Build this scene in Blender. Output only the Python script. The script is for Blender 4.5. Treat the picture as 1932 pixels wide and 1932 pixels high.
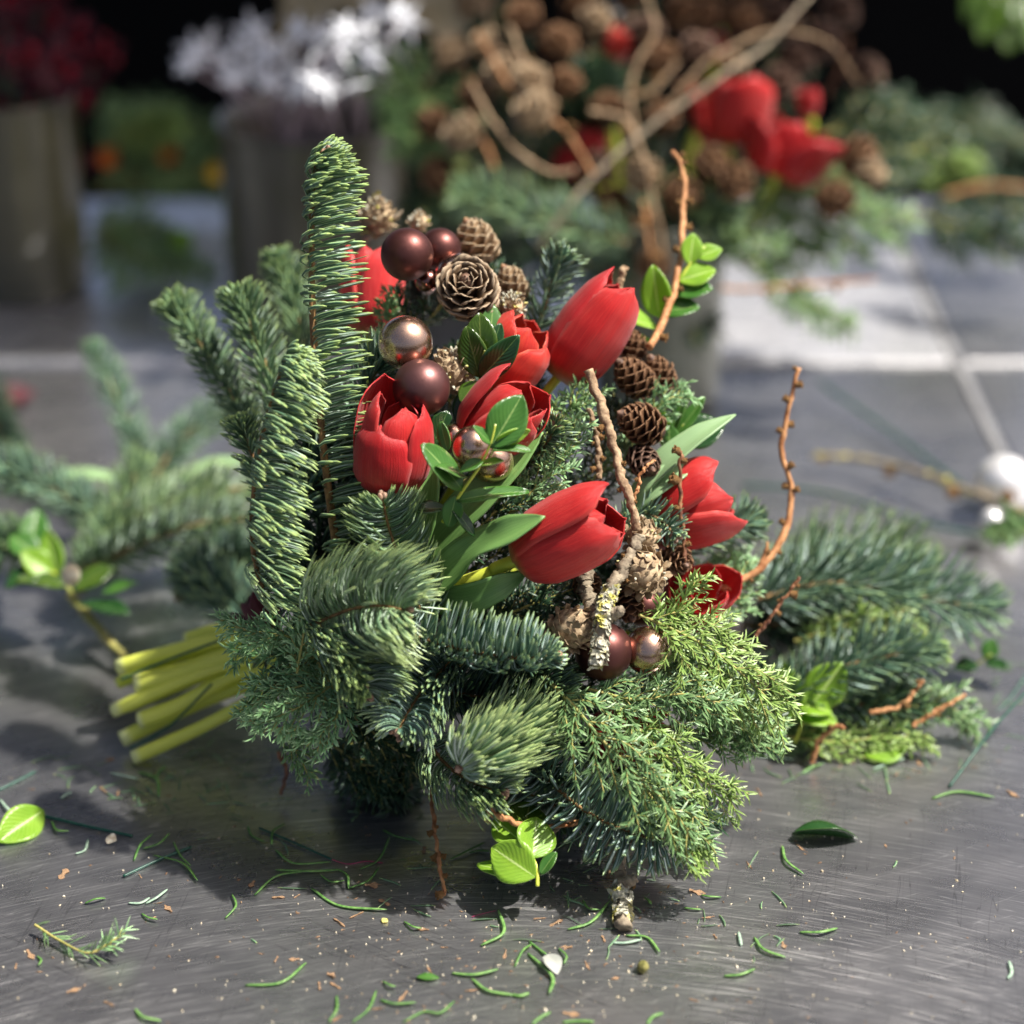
import bpy, math, random
import numpy as np
from mathutils import Vector, Matrix, noise

for o in list(bpy.data.objects):
    bpy.data.objects.remove(o, do_unlink=True)
SC = bpy.context.scene
COL = SC.collection
# ------------------------------------------------------------------ camera
CAM_H = 0.60
PITCH = math.radians(27.0)
FPX = 50.0 / 24.0 * 1932.0
cam_d = bpy.data.cameras.new('camera')
cam = bpy.data.objects.new('camera', cam_d)
COL.objects.link(cam)
SC.camera = cam
cam.location = (0, 0, CAM_H)
cam.rotation_euler = (math.pi / 2 - PITCH, 0, 0)
cam_d.sensor_width = 24.0
cam_d.sensor_height = 24.0
cam_d.lens = 50.0
cam_d.clip_start = 0.02
cam_d.clip_end = 200.0
cam_d.dof.use_dof = True
cam_d.dof.focus_distance = 0.975
cam_d.dof.aperture_fstop = 2.0
SC.render.resolution_x = 1024
SC.render.resolution_y = 1024
# ------------------------------------------------------------------ world, sun, exposure
SUN_EL, SUN_AZ = math.radians(60), math.radians(86)      # azimuth from +Y towards +X
world = bpy.data.worlds.new('World')
SC.world = world
world.use_nodes = True
wn = world.node_tree.nodes
wl = world.node_tree.links
wn.clear()
sky = wn.new('ShaderNodeTexSky')
sky.sky_type = 'NISHITA'
sky.sun_disc = False
sky.sun_elevation = SUN_EL
sky.sun_rotation = SUN_AZ
sky.dust_density = 6.0
sky.air_density = 0.7
sky.ozone_density = 1.0
bg = wn.new('ShaderNodeBackground')
bg.inputs['Strength'].default_value = 0.074
wo = wn.new('ShaderNodeOutputWorld')
wl.new(sky.outputs[0], bg.inputs[0])
wl.new(bg.outputs[0], wo.inputs[0])
sun_d = bpy.data.lights.new('sun', 'SUN')
sun_d.energy = 5.0
sun_d.angle = math.radians(1.2)
sun_d.color = (1.0, 0.955, 0.88)
sun = bpy.data.objects.new('sun', sun_d)
COL.objects.link(sun)
sv = Vector((math.sin(SUN_AZ) * math.cos(SUN_EL), math.cos(SUN_AZ) * math.cos(SUN_EL), math.sin(SUN_EL)))
sun.rotation_euler = sv.to_track_quat('Z', 'Y').to_euler()
sun.location = sv * 5
SC.view_settings.view_transform = 'Standard'
SC.view_settings.look = 'None'
SC.view_settings.exposure = 0.88
SC.view_settings.gamma = 1.0
SC.view_settings.use_curve_mapping = False
SC.render.engine = 'CYCLES'

# ------------------------------------------------------------------ picture <-> place
CAMP = np.array([0, 0, CAM_H])
CR = np.array([1.0, 0, 0])
CU = np.array([0, math.sin(PITCH), math.cos(PITCH)])
CF = np.array([0, math.cos(PITCH), -math.sin(PITCH)])


def P(x, y, d):                       # x, y on a 1932 grid; d centimetres along the view axis
    d = d * 0.01
    return CAMP + CF * d + CR * ((x - 966) / FPX * d) + CU * ((966 - y) / FPX * d)


def T(x, y, h=0.0):                   # point on (or h cm above) the table
    r = CF + CR * ((x - 966) / FPX) + CU * ((966 - y) / FPX)
    k = (h * 0.01 - CAM_H) / r[2]
    return CAMP + r * k


def PT(x, y, d, h=0.25):              # like P but never below the table
    p = P(x, y, d)
    q = T(x, y, h)
    return p if p[2] > q[2] else q


def D(r, u, t):                       # direction: right, up in picture, towards the viewer
    v = CR * r + CU * u - CF * t
    return v / (np.linalg.norm(v) + 1e-9)


def unit(v):
    return v / (np.linalg.norm(v, axis=-1, keepdims=True) + 1e-12)


def PP(pts):
    out = []
    for p in pts:
        if isinstance(p, np.ndarray):
            out.append(p)
        elif len(p) == 2:
            out.append(T(p[0], p[1], 0.3))
        else:
            out.append(PT(*p))
    return np.array(out)


def catmull(p, n):
    p = np.asarray(p, float)
    if len(p) == 2:
        t = np.linspace(0, 1, n)[:, None]
        return p[0] * (1 - t) + p[1] * t
    q = np.vstack([2 * p[0] - p[1], p, 2 * p[-1] - p[-2]])
    m = len(p) - 1
    u = np.linspace(0, m - 1e-9, n)
    i = u.astype(int)
    f = (u - i)[:, None]
    a, b, c, d = q[i], q[i + 1], q[i + 2], q[i + 3]
    return 0.5 * ((2 * b) + (-a + c) * f + (2 * a - 5 * b + 4 * c - d) * f ** 2 + (-a + 3 * b - 3 * c + d) * f ** 3)


def frames(p):
    t = unit(np.gradient(p, axis=0))
    n = np.zeros_like(p)
    a = np.cross(t[0], [0, 0, 1.0])
    if np.linalg.norm(a) < 0.1:
        a = np.cross(t[0], [1.0, 0, 0])
    n[0] = a / np.linalg.norm(a)
    for i in range(1, len(p)):
        v = n[i - 1] - t[i] * np.dot(n[i - 1], t[i])
        n[i] = v / (np.linalg.norm(v) + 1e-12)
    return t, n, np.cross(t, n)


def plen(p):
    return float(np.linalg.norm(np.diff(p, axis=0), axis=1).sum())


# ------------------------------------------------------------------ mesh collector
class MB:
    def __init__(s):
        s.v, s.q, s.t, s.at = [], [], [], []
        s.n = 0

    def add(s, v, quads=None, tris=None, t=0.0, e=0.0, r=0.0):
        v = np.asarray(v, float).reshape(-1, 3)
        k = len(v)
        s.v.append(v)
        s.at.append(np.stack([np.broadcast_to(np.asarray(a, float), (k,)) for a in (t, e, r)], 1))
        if quads is not None and len(quads):
            s.q.append(np.asarray(quads, int).reshape(-1, 4) + s.n)
        if tris is not None and len(tris):
            s.t.append(np.asarray(tris, int).reshape(-1, 3) + s.n)
        s.n += k

    def mesh(s, name, mat, smooth=True, origin=None):
        v = np.vstack(s.v)
        if origin is not None:
            v = v - np.asarray(origin)
        q = np.vstack(s.q) if s.q else np.zeros((0, 4), int)
        t = np.vstack(s.t) if s.t else np.zeros((0, 3), int)
        me = bpy.data.meshes.new(name)
        me.vertices.add(len(v))
        me.vertices.foreach_set('co', v.astype(np.float32).ravel())
        li = np.concatenate([q.ravel(), t.ravel()])
        me.loops.add(len(li))
        me.loops.foreach_set('vertex_index', li.astype(np.int32))
        tot = np.concatenate([np.full(len(q), 4), np.full(len(t), 3)])
        st = np.concatenate([[0], np.cumsum(tot)[:-1]]) if len(tot) else tot
        me.polygons.add(len(tot))
        me.polygons.foreach_set('loop_start', st.astype(np.int32))
        me.polygons.foreach_set('loop_total', tot.astype(np.int32))
        me.polygons.foreach_set('use_smooth', np.full(len(tot), smooth, bool))
        at = np.vstack(s.at)
        for i, nm in enumerate(('t', 'e', 'r')):
            a = me.attributes.new(nm, 'FLOAT', 'POINT')
            a.data.foreach_set('value', at[:, i].astype(np.float32).copy())
        me.update(calc_edges=True)
        me.validate()
        if mat:
            me.materials.append(mat)
        return me

    def build(s, name, mat, parent=None, smooth=True, kind=None, origin=None):
        if parent is not None:
            org = np.array(parent['_o'])
        else:
            org = np.vstack(s.v).mean(0) if origin is None else np.asarray(origin)
        me = s.mesh(name, mat, smooth, org)
        o = bpy.data.objects.new(name, me)
        COL.objects.link(o)
        o['_o'] = [float(c) for c in org]
        if parent is not None:
            o.parent = parent
            po = np.array(parent['_o'])
            o.location = org - po
        else:
            o.location = org
        if kind:
            o['kind'] = kind
        return o


def tag(o, label=None, cat=None, group=None, kind=None):
    if label:
        o['label'] = label
    if cat:
        o['category'] = cat
    if group:
        o['group'] = group
    if kind:
        o['kind'] = kind
    return o


def thing(name, loc, label, cat, group=None):
    o = bpy.data.objects.new(name, None)
    o.empty_display_size = 0.01
    COL.objects.link(o)
    o.location = [float(c) for c in loc]
    o['_o'] = [float(c) for c in loc]
    return tag(o, label, cat, group)


def child(name, mesh, parent, M, kind=None):     # shared mesh, M in parent's space
    o = bpy.data.objects.new(name, mesh)
    COL.objects.link(o)
    o.parent = parent
    o.matrix_local = M
    if kind:
        o['kind'] = kind
    return o


def tube(mb, p, rad, sides=8, rr=0.0, bump=0.0, seed=0.0, cap=True, flat=1.0):
    p = np.asarray(p, float)
    n = len(p)
    t, N, B = frames(p)
    rad = np.broadcast_to(np.asarray(rad, float), (n,))
    a = np.linspace(0, 2 * np.pi, sides, endpoint=False)
    ring = np.cos(a)[None, :, None] * N[:, None, :] + flat * np.sin(a)[None, :, None] * B[:, None, :]
    k = np.ones((n, sides))
    if bump:
        rs = np.random.RandomState(int(seed * 977) % 99991)
        k = 1 + bump * (rs.rand(n, sides) - 0.5) * 2
    v = p[:, None, :] + ring * (rad[:, None] * k)[:, :, None]
    i = np.arange(n - 1)[:, None] * sides
    j = np.arange(sides)[None, :]
    j2 = (j + 1) % sides
    q = np.stack([i + j, i + j2, i + sides + j2, i + sides + j], -1).reshape(-1, 4)
    tt = np.repeat(np.linspace(0, 1, n), sides)
    v = v.reshape(-1, 3)
    tris = []
    if cap:
        v = np.vstack([v, p[0], p[-1]])
        c0, c1 = n * sides, n * sides + 1
        b = (n - 1) * sides
        for s_ in range(sides):
            s2 = (s_ + 1) % sides
            tris.append((c0, s2, s_))
            tris.append((c1, b + s_, b + s2))
        tt = np.concatenate([tt, [0, 1]])
    mb.add(v, q, tris, t=tt, e=0.0, r=rr)


def lathe(mb, c, prof, sides=40, axis=None, e=0.0, r=0.0):
    c = np.asarray(c, float)
    ax = np.array([0, 0, 1.0]) if axis is None else unit(np.asarray(axis, float))
    h = np.array([1.0, 0, 0]) if abs(ax[0]) < 0.9 else np.array([0, 1.0, 0])
    X = unit(np.cross(h, ax))
    Y = np.cross(ax, X)
    a = np.linspace(0, 2 * np.pi, sides, endpoint=False)
    pr = np.array(prof, float)
    v = c + pr[:, 1][:, None, None] * ax + pr[:, 0][:, None, None] * (np.cos(a)[None, :, None] * X + np.sin(a)[None, :, None] * Y)
    n = len(pr)
    i = np.arange(n - 1)[:, None] * sides
    j = np.arange(sides)[None, :]
    j2 = (j + 1) % sides
    q = np.stack([i + j, i + j2, i + sides + j2, i + sides + j], -1).reshape(-1, 4)
    mb.add(v.reshape(-1, 3), q, t=np.repeat(np.linspace(0, 1, n), sides), e=e, r=r)


def box(mb, lo, hi):
    x0, y0, z0 = lo
    x1, y1, z1 = hi
    v = [(x0, y0, z0), (x1, y0, z0), (x1, y1, z0), (x0, y1, z0), (x0, y0, z1), (x1, y0, z1), (x1, y1, z1), (x0, y1, z1)]
    mb.add(v, [(0, 3, 2, 1), (4, 5, 6, 7), (0, 1, 5, 4), (1, 2, 6, 5), (2, 3, 7, 6), (3, 0, 4, 7)])


def needle_batch(mb, p0, d0, d1, L, W, up, rnd, hi=True):
    """many curved blunt needles at once; e = 1 on the edges, 0 on top, -1 underneath"""
    n = len(p0)
    ts, ws = (np.array([0, .12, .4, .7, .92, 1.0]), np.array([.45, .85, 1, 1, .8, .2])) if hi else (np.array([0, .35, .8, 1.0]), np.array([.5, 1, .95, .2]))
    c1 = p0 + d0 * (L * .5)[:, None]
    c2 = c1 + d1 * (L * .55)[:, None]
    k = len(ts)
    V = np.zeros((n, k, 4, 3))
    for i, (t, w) in enumerate(zip(ts, ws)):
        p = (1 - t) ** 2 * p0 + 2 * t * (1 - t) * c1 + t * t * c2
        tg = unit((1 - t) * (c1 - p0) + t * (c2 - c1))
        s = unit(np.cross(tg, up))
        m = np.cross(s, tg)
        ww = (W * w)[:, None]
        V[:, i, 0] = p + s * ww
        V[:, i, 1] = p + m * ww * .35
        V[:, i, 2] = p - s * ww
        V[:, i, 3] = p - m * ww * .35
    base = (np.arange(n) * k * 4)[:, None, None]
    i = (np.arange(k - 1) * 4)[None, :, None]
    j = np.arange(4)[None, None, :]
    j2 = (j + 1) % 4
    q = np.stack([base + i + j, base + i + j2, base + i + 4 + j2, base + i + 4 + j], -1).reshape(-1, 4)
    tt = np.broadcast_to(ts[None, :, None], (n, k, 4)).ravel()
    ee = np.broadcast_to(np.array([1, 0, 1, -1.0])[None, None, :], (n, k, 4)).ravel()
    rr = np.broadcast_to(rnd[:, None, None], (n, k, 4)).ravel()
    mb.add(V.reshape(-1, 3), q, t=tt, e=ee, r=rr)


def spike_batch(mb, p0, d, L, W, rnd):
    """short pointed needles: triangular section, two rings and a point"""
    n = len(p0)
    h = np.where(np.abs(d[:, 2:3]) < .9, np.array([[0, 0, 1.0]]), np.array([[1.0, 0, 0]]))
    s = unit(np.cross(d, h))
    m = np.cross(s, d)
    V = np.zeros((n, 7, 3))
    for i in range(3):
        a = i * 2.0944
        o = (math.cos(a) * s + math.sin(a) * m) * W[:, None]
        V[:, i] = p0 + o * .7
        V[:, 3 + i] = p0 + d * (L * .55)[:, None] + o
    V[:, 6] = p0 + d * L[:, None]
    b = (np.arange(n) * 7)[:, None]
    q = np.concatenate([np.stack([b[:, 0] + i, b[:, 0] + (i + 1) % 3, b[:, 0] + 3 + (i + 1) % 3, b[:, 0] + 3 + i], -1) for i in range(3)])
    t = np.concatenate([np.stack([b[:, 0] + 3 + i, b[:, 0] + 3 + (i + 1) % 3, b[:, 0] + 6], -1) for i in range(3)])
    tt = np.tile(np.array([0, 0, 0, .55, .55, .55, 1.0]), n)
    mb.add(V.reshape(-1, 3), q, t, t=tt, e=0.0, r=np.repeat(rnd, 7))


def grid(fn, nu, nv):
    u = np.linspace(-1, 1, nu)
    v = np.linspace(0, 1, nv)
    U, Vv = np.meshgrid(u, v)
    pts = fn(U, Vv)
    i = np.arange(nv - 1)[:, None] * nu
    j = np.arange(nu - 1)[None, :]
    q = np.stack([i + j, i + j + 1, i + nu + j + 1, i + nu + j], -1).reshape(-1, 4)
    return pts.reshape(-1, 3), q, Vv.ravel(), U.ravel()


# ------------------------------------------------------------------ materials
def newmat(name):
    m = bpy.data.materials.new(name)
    m.use_nodes = True
    nt = m.node_tree
    nt.nodes.clear()
    out = nt.nodes.new('ShaderNodeOutputMaterial')
    b = nt.nodes.new('ShaderNodeBsdfPrincipled')
    nt.links.new(b.outputs[0], out.inputs[0])
    return m, nt, b, out


def nd(nt, typ, **kw):
    n = nt.nodes.new(typ)
    for k, v in kw.items():
        if k.startswith('i_'):
            key = k[2:]
            n.inputs[int(key) if key.isdigit() else key].default_value = v
        else:
            setattr(n, k, v)
    return n


def attr(nt, name):
    return nd(nt, 'ShaderNodeAttribute', attribute_name=name).outputs['Fac']


def ramp(nt, fac, stops, interp='LINEAR'):
    n = nt.nodes.new('ShaderNodeValToRGB')
    n.color_ramp.interpolation = interp
    cr = n.color_ramp
    while len(cr.elements) < len(stops):
        cr.elements.new(0.5)
    for el, (p, c) in zip(cr.elements, stops):
        el.position = p
        el.color = (c[0], c[1], c[2], 1) if not np.isscalar(c) else (c, c, c, 1)
    nt.links.new(fac, n.inputs[0])
    return n.outputs[0]


def mixc(nt, f, a, b, mode='MIX'):
    n = nt.nodes.new('ShaderNodeMix')
    n.data_type = 'RGBA'
    n.blend_type = mode
    for sock, val in ((n.inputs[0], f), (n.inputs[6], a), (n.inputs[7], b)):
        if isinstance(val, bpy.types.NodeSocket):
            nt.links.new(val, sock)
        elif np.isscalar(val):
            sock.default_value = val if sock.type == 'VALUE' else (val, val, val, 1)
        else:
            sock.default_value = (val[0], val[1], val[2], 1)
    return n.outputs[2]


def math_(nt, op, a, b=0.0):
    n = nt.nodes.new('ShaderNodeMath')
    n.operation = op
    for s, v in ((n.inputs[0], a), (n.inputs[1], b)):
        if isinstance(v, bpy.types.NodeSocket):
            nt.links.new(v, s)
        else:
            s.default_value = v
    return n.outputs[0]


def noise_t(nt, scale, detail=3, rough=.5, vec=None, dist=0.0):
    n = nd(nt, 'ShaderNodeTexNoise')
    n.inputs['Scale'].default_value = scale
    n.inputs['Detail'].default_value = detail
    n.inputs['Roughness'].default_value = rough
    n.inputs['Distortion'].default_value = dist
    if vec is not None:
        nt.links.new(vec, n.inputs['Vector'])
    return n.outputs[0]


def objco(nt, scale=None):
    tc = nd(nt, 'ShaderNodeTexCoord').outputs['Object']
    if scale is None:
        return tc
    mp = nd(nt, 'ShaderNodeMapping')
    mp.inputs['Scale'].default_value = scale
    nt.links.new(tc, mp.inputs['Vector'])
    return mp.outputs[0]


def bump(nt, b, h, strength=.3, dist=.001):
    n = nd(nt, 'ShaderNodeBump')
    n.inputs['Strength'].default_value = strength
    n.inputs['Distance'].default_value = dist
    nt.links.new(h, n.inputs['Height'])
    nt.links.new(n.outputs[0], b.inputs['Normal'])


def translucent(nt, b, out, col, fac):
    tr = nt.nodes.new('ShaderNodeBsdfTranslucent')
    if isinstance(col, bpy.types.NodeSocket):
        nt.links.new(col, tr.inputs[0])
    else:
        tr.inputs[0].default_value = (*col, 1)
    mx = nt.nodes.new('ShaderNodeMixShader')
    mx.inputs[0].default_value = fac
    nt.links.new(b.outputs[0], mx.inputs[1])
    nt.links.new(tr.outputs[0], mx.inputs[2])
    nt.links.new(mx.outputs[0], out.inputs[0])


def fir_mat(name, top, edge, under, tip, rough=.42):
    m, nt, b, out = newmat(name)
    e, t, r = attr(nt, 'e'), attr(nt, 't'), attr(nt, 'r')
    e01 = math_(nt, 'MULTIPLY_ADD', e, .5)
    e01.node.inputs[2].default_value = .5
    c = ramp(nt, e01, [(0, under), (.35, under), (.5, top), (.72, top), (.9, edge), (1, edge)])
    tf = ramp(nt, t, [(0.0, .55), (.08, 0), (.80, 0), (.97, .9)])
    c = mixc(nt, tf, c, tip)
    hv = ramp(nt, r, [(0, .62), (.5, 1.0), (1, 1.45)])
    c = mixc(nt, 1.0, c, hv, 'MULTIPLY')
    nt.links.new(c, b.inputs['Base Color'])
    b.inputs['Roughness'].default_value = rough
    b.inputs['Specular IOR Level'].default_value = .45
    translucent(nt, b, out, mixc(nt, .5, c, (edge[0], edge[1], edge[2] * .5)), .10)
    return m


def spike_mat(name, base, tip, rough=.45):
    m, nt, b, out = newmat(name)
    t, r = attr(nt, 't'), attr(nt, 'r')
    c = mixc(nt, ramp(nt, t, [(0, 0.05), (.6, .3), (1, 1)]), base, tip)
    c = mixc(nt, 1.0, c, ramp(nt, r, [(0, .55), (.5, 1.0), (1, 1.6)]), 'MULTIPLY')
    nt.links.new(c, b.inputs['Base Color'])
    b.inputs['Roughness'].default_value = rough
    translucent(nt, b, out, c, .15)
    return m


def petal_mat(name, red, vein, basecol, edgecol=None, trans=.22):
    m, nt, b, out = newmat(name)
    t, e, r = attr(nt, 't'), attr(nt, 'e'), attr(nt, 'r')
    # veins run lengthwise: noise stretched along the petal
    cb = nd(nt, 'ShaderNodeCombineXYZ')
    ex = math_(nt, 'MULTIPLY', e, 34.0)
    nt.links.new(ex, cb.inputs[0])
    nt.links.new(math_(nt, 'MULTIPLY', t, 1.6), cb.inputs[1])
    nt.links.new(math_(nt, 'MULTIPLY', r, 37.0), cb.inputs[2])
    vn = noise_t(nt, 1.0, 3, .6, cb.outputs[0])
    c = mixc(nt, ramp(nt, vn, [(.3, 0), (.62, 1)]), red, vein)
    fine = noise_t(nt, 3.4, 2, .6, cb.outputs[0])
    c = mixc(nt, ramp(nt, fine, [(.54, 0), (.72, .5)]), c, (min(1, red[0] * 1.3), red[1] * 4.5, red[2] * 3.5))
    blot = noise_t(nt, 420, 3, .6, objco(nt))
    c = mixc(nt, ramp(nt, blot, [(.60, 0), (.78, .35)]), c, (red[0] * .6, red[1] * .6, red[2] * .8))
    if edgecol:
        ea = math_(nt, 'ABSOLUTE', e)
        c = mixc(nt, ramp(nt, ea, [(.55, 0), (1, .75)]), c, edgecol)
    ea2 = math_(nt, 'ABSOLUTE', e)
    c = mixc(nt, ramp(nt, ea2, [(.84, 0), (1, .45)]), c, (min(1, red[0] * 1.35), red[1] * 5 + .02, red[2] * 4 + .02))
    c = mixc(nt, ramp(nt, math_(nt, 'ADD', ea2, 0.0), [(0, .22), (.14, 0)]), c, (min(1, red[0] * 1.2), red[1] * 4, red[2] * 3.5))
    big = noise_t(nt, 60, 2, .5, objco(nt))
    c = mixc(nt, ramp(nt, big, [(.4, 0), (.75, .35)]), c, (red[0] * .78, red[1] * .8, red[2] * .8))
    c = mixc(nt, ramp(nt, t, [(0, 1), (.06, .8), (.20, 0)]), c, basecol)
    nt.links.new(c, b.inputs['Base Color'])
    b.inputs['Roughness'].default_value = .38
    b.inputs['Specular IOR Level'].default_value = .38
    b.inputs['Sheen Weight'].default_value = .12
    bump(nt, b, math_(nt, 'ADD', vn, math_(nt, 'MULTIPLY', fine, .5)), .5, .0007)
    translucent(nt, b, out, c, trans)
    return m


def leaf_mat(name, col, rib, rough=.3, trans=.2, dark=None):
    m, nt, b, out = newmat(name)
    t, e = attr(nt, 't'), attr(nt, 'e')
    ea = math_(nt, 'ABSOLUTE', e)
    n1 = noise_t(nt, 90, 3, .6, objco(nt))
    c = mixc(nt, ramp(nt, n1, [(.35, 0), (.7, 1)]), col, dark or (col[0] * .6, col[1] * .75, col[2] * .6))
    sv_ = math_(nt, 'ADD', math_(nt, 'MULTIPLY', t, 60.0), math_(nt, 'MULTIPLY', ea, -24.0))
    side = math_(nt, 'SINE', sv_)
    c = mixc(nt, ramp(nt, side, [(.86, 0), (1, .05)]), c, rib)
    c = mixc(nt, ramp(nt, ea, [(0.0, 1), (.03, .8), (.07, 0), (.95, 0), (1, .35)]), c, rib)
    nt.links.new(c, b.inputs['Base Color'])
    b.inputs['Roughness'].default_value = rough
    b.inputs['Specular IOR Level'].default_value = .5
    bump(nt, b, math_(nt, 'ADD', math_(nt, 'MULTIPLY', side, .35), n1), .18, .0006)
    translucent(nt, b, out, mixc(nt, 1.0, c, (1.6, 1.7, .6), 'MULTIPLY'), trans)
    return m


def blade_mat(name, c0, c1, rough=.4, trans=.15, endc=None):
    m, nt, b, out = newmat(name)
    t, e = attr(nt, 't'), attr(nt, 'e')
    cb = nd(nt, 'ShaderNodeCombineXYZ')
    nt.links.new(math_(nt, 'MULTIPLY', e, 22.0), cb.inputs[0])
    nt.links.new(math_(nt, 'MULTIPLY', t, 2.0), cb.inputs[1])
    vn = noise_t(nt, 1.0, 3, .6, cb.outputs[0])
    c = mixc(nt, ramp(nt, vn, [(.35, 0), (.68, 1)]), c0, c1)
    if endc:
        c = mixc(nt, ramp(nt, t, [(.975, 0), (.99, 1)]), c, endc)
    nt.links.new(c, b.inputs['Base Color'])
    b.inputs['Roughness'].default_value = rough
    bump(nt, b, vn, .25, .0006)
    translucent(nt, b, out, c, trans)
    return m


def noisy_mat(name, c0, c1, rough=.7, scale=120, detail=5, bs=.4, bd=.001, metal=0.0, spec=.3, c2=None, lo=.35, hi=.65):
    m, nt, b, out = newmat(name)
    co = objco(nt)
    n1 = noise_t(nt, scale, detail, .6, co)
    c = ramp(nt, n1, [(lo, c0), (hi, c1)])
    if c2:
        n2 = noise_t(nt, scale * .35, 3, .6, co)
        c = mixc(nt, ramp(nt, n2, [(.52, 0), (.62, 1)]), c, c2)
    nt.links.new(c, b.inputs['Base Color'])
    b.inputs['Roughness'].default_value = rough
    b.inputs['Metallic'].default_value = metal
    b.inputs['Specular IOR Level'].default_value = spec
    if bs:
        bump(nt, b, n1, bs, bd)
    return m


M = {}
M['fir'] = fir_mat('fir_needles', (.075, .150, .088), (.27, .40, .19), (.36, .46, .38), (.36, .48, .15))
M['fir_pale'] = fir_mat('fir_needles_pale', (.125, .225, .12), (.38, .52, .25), (.48, .58, .47), (.50, .62, .24))
M['fir_blue'] = fir_mat('fir_needles_blue', (.065, .140, .105), (.23, .35, .21), (.42, .53, .49), (.30, .42, .17))
M['fir_shaded'] = fir_mat('fir_needles_shaded', (.022, .055, .036), (.085, .15, .085), (.13, .20, .16), (.11, .18, .06))  # shade inside the bouquet is put into this darker needle colour
M['jun'] = spike_mat('juniper_needles', (.11, .23, .085), (.36, .52, .22))
M['jun_lit'] = spike_mat('juniper_needles_lit_yellow', (.17, .30, .06), (.46, .58, .19))  # yellow green, brightened so the colour carries the sunlit look
M['jun_blue'] = spike_mat('juniper_needles_blue', (.14, .31, .12), (.48, .66, .36))
M['jun_shaded'] = spike_mat('juniper_needles_shaded', (.015, .050, .024), (.065, .13, .06))  # juniper copy darkened: interior shade painted into the needles
M['petal'] = petal_mat('tulip_petal', (.61, .021, .019), (.44, .010, .012), (.42, .26, .05))
M['petal_deep'] = petal_mat('tulip_petal_deep', (.52, .012, .012), (.38, .006, .010), (.30, .12, .03), edgecol=(.55, .014, .022))
M['petal_or'] = petal_mat('tulip_petal_scarlet', (.66, .034, .018), (.54, .020, .016), (.50, .30, .06))
M['petal_pink'] = petal_mat('tulip_petal_pink', (.78, .05, .05), (.70, .035, .04), (.5, .3, .1))
M['petal_crim'] = petal_mat('crimson_petal', (.085, .0015, .008), (.05, .001, .006), (.10, .01, .01), trans=.1)
M['box'] = leaf_mat('box_leaf', (.060, .165, .028), (.22, .34, .10))
M['box_dark'] = leaf_mat('box_leaf_dark', (.020, .062, .018), (.10, .18, .05), rough=.22, trans=.12)
M['box_olive'] = leaf_mat('box_leaf_olive', (.055, .105, .012), (.17, .22, .05), rough=.25)
M['box_lime'] = leaf_mat('box_leaf_lime', (.25, .42, .035), (.55, .66, .25), rough=.36, trans=.35, dark=(.19, .36, .03))
M['blade'] = blade_mat('tulip_leaf', (.11, .24, .06), (.19, .34, .10))
M['blade_pale'] = blade_mat('tulip_leaf_pale', (.22, .36, .17), (.30, .45, .22))
M['stem'] = blade_mat('tulip_stem', (.60, .68, .05), (.72, .76, .15), trans=.2, endc=(.74, .78, .34))
M['twig'] = noisy_mat('larch_twig_bark', (.17, .10, .055), (.42, .30, .18), .75, 260, 5, .8, .0012)
M['twig_grey'] = noisy_mat('old_twig_bark', (.13, .10, .07), (.36, .30, .21), .8, 200, 6, .9, .0015)
M['twig_orange'] = noisy_mat('young_larch_bark', (.26, .10, .035), (.52, .27, .12), .65, 220, 4, .6, .001)
M['twig_red'] = noisy_mat('dark_red_twig_bark', (.11, .04, .025), (.28, .13, .06), .65, 220, 4, .6, .001)
M['bud'] = noisy_mat('larch_bud', (.17, .075, .02), (.42, .23, .08), .7, 420, 4, .9, .0015)
M['fir_twig'] = noisy_mat('fir_twig_bark', (.12, .065, .025), (.28, .16, .06), .7, 300, 4, .6, .001)
M['fir_bud'] = noisy_mat('fir_bud', (.16, .07, .04), (.42, .28, .2), .6, 500, 4, .8, .001)
M['jun_twig'] = noisy_mat('juniper_twig', (.20, .22, .05), (.42, .36, .12), .6, 200, 3, .3, .0006)
M['scale'] = noisy_mat('cone_scale', (.085, .045, .022), (.26, .15, .075), .62, 240, 4, .5, .0008)
M['lichen'] = noisy_mat('grey_lichen', (.30, .29, .21), (.62, .60, .48), .9, 500, 5, .9, .001, c2=(.55, .50, .12))
M['lichen_y'] = noisy_mat('yellow_lichen', (.45, .40, .08), (.66, .58, .2), .9, 500, 5, .9, .001)
M['gall'] = noisy_mat('old_cone_bract', (.20, .13, .07), (.60, .46, .29), .8, 220, 5, .7, .001)
M['wire'] = noisy_mat('green_wire', (.008, .055, .038), (.016, .085, .055), .35, 300, 2, .1, .0004)
M['thread'] = noisy_mat('magenta_thread', (.30, .01, .08), (.42, .03, .14), .6, 200, 2, .1)
M['chip'] = noisy_mat('bark_chip', (.13, .065, .03), (.40, .26, .15), .75, 300, 4, .4)
M['crumb'] = noisy_mat('pale_crumb', (.45, .36, .22), (.75, .70, .55), .8, 300, 3, .3)


def scale_mat(name, inner, rim, dark):
    m, nt, b, out = newmat(name)
    t, e = attr(nt, 't'), attr(nt, 'e')
    n1 = noise_t(nt, 420, 4, .6, objco(nt))
    c = ramp(nt, t, [(0, dark), (.45, inner), (.80, inner), (.97, rim)])
    c = mixc(nt, ramp(nt, n1, [(.35, .0), (.75, .55)]), c, dark)
    nt.links.new(c, b.inputs['Base Color'])
    b.inputs['Roughness'].default_value = .6
    b.inputs['Specular IOR Level'].default_value = .4
    bump(nt, b, n1, .5, .0006)
    return m


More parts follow.
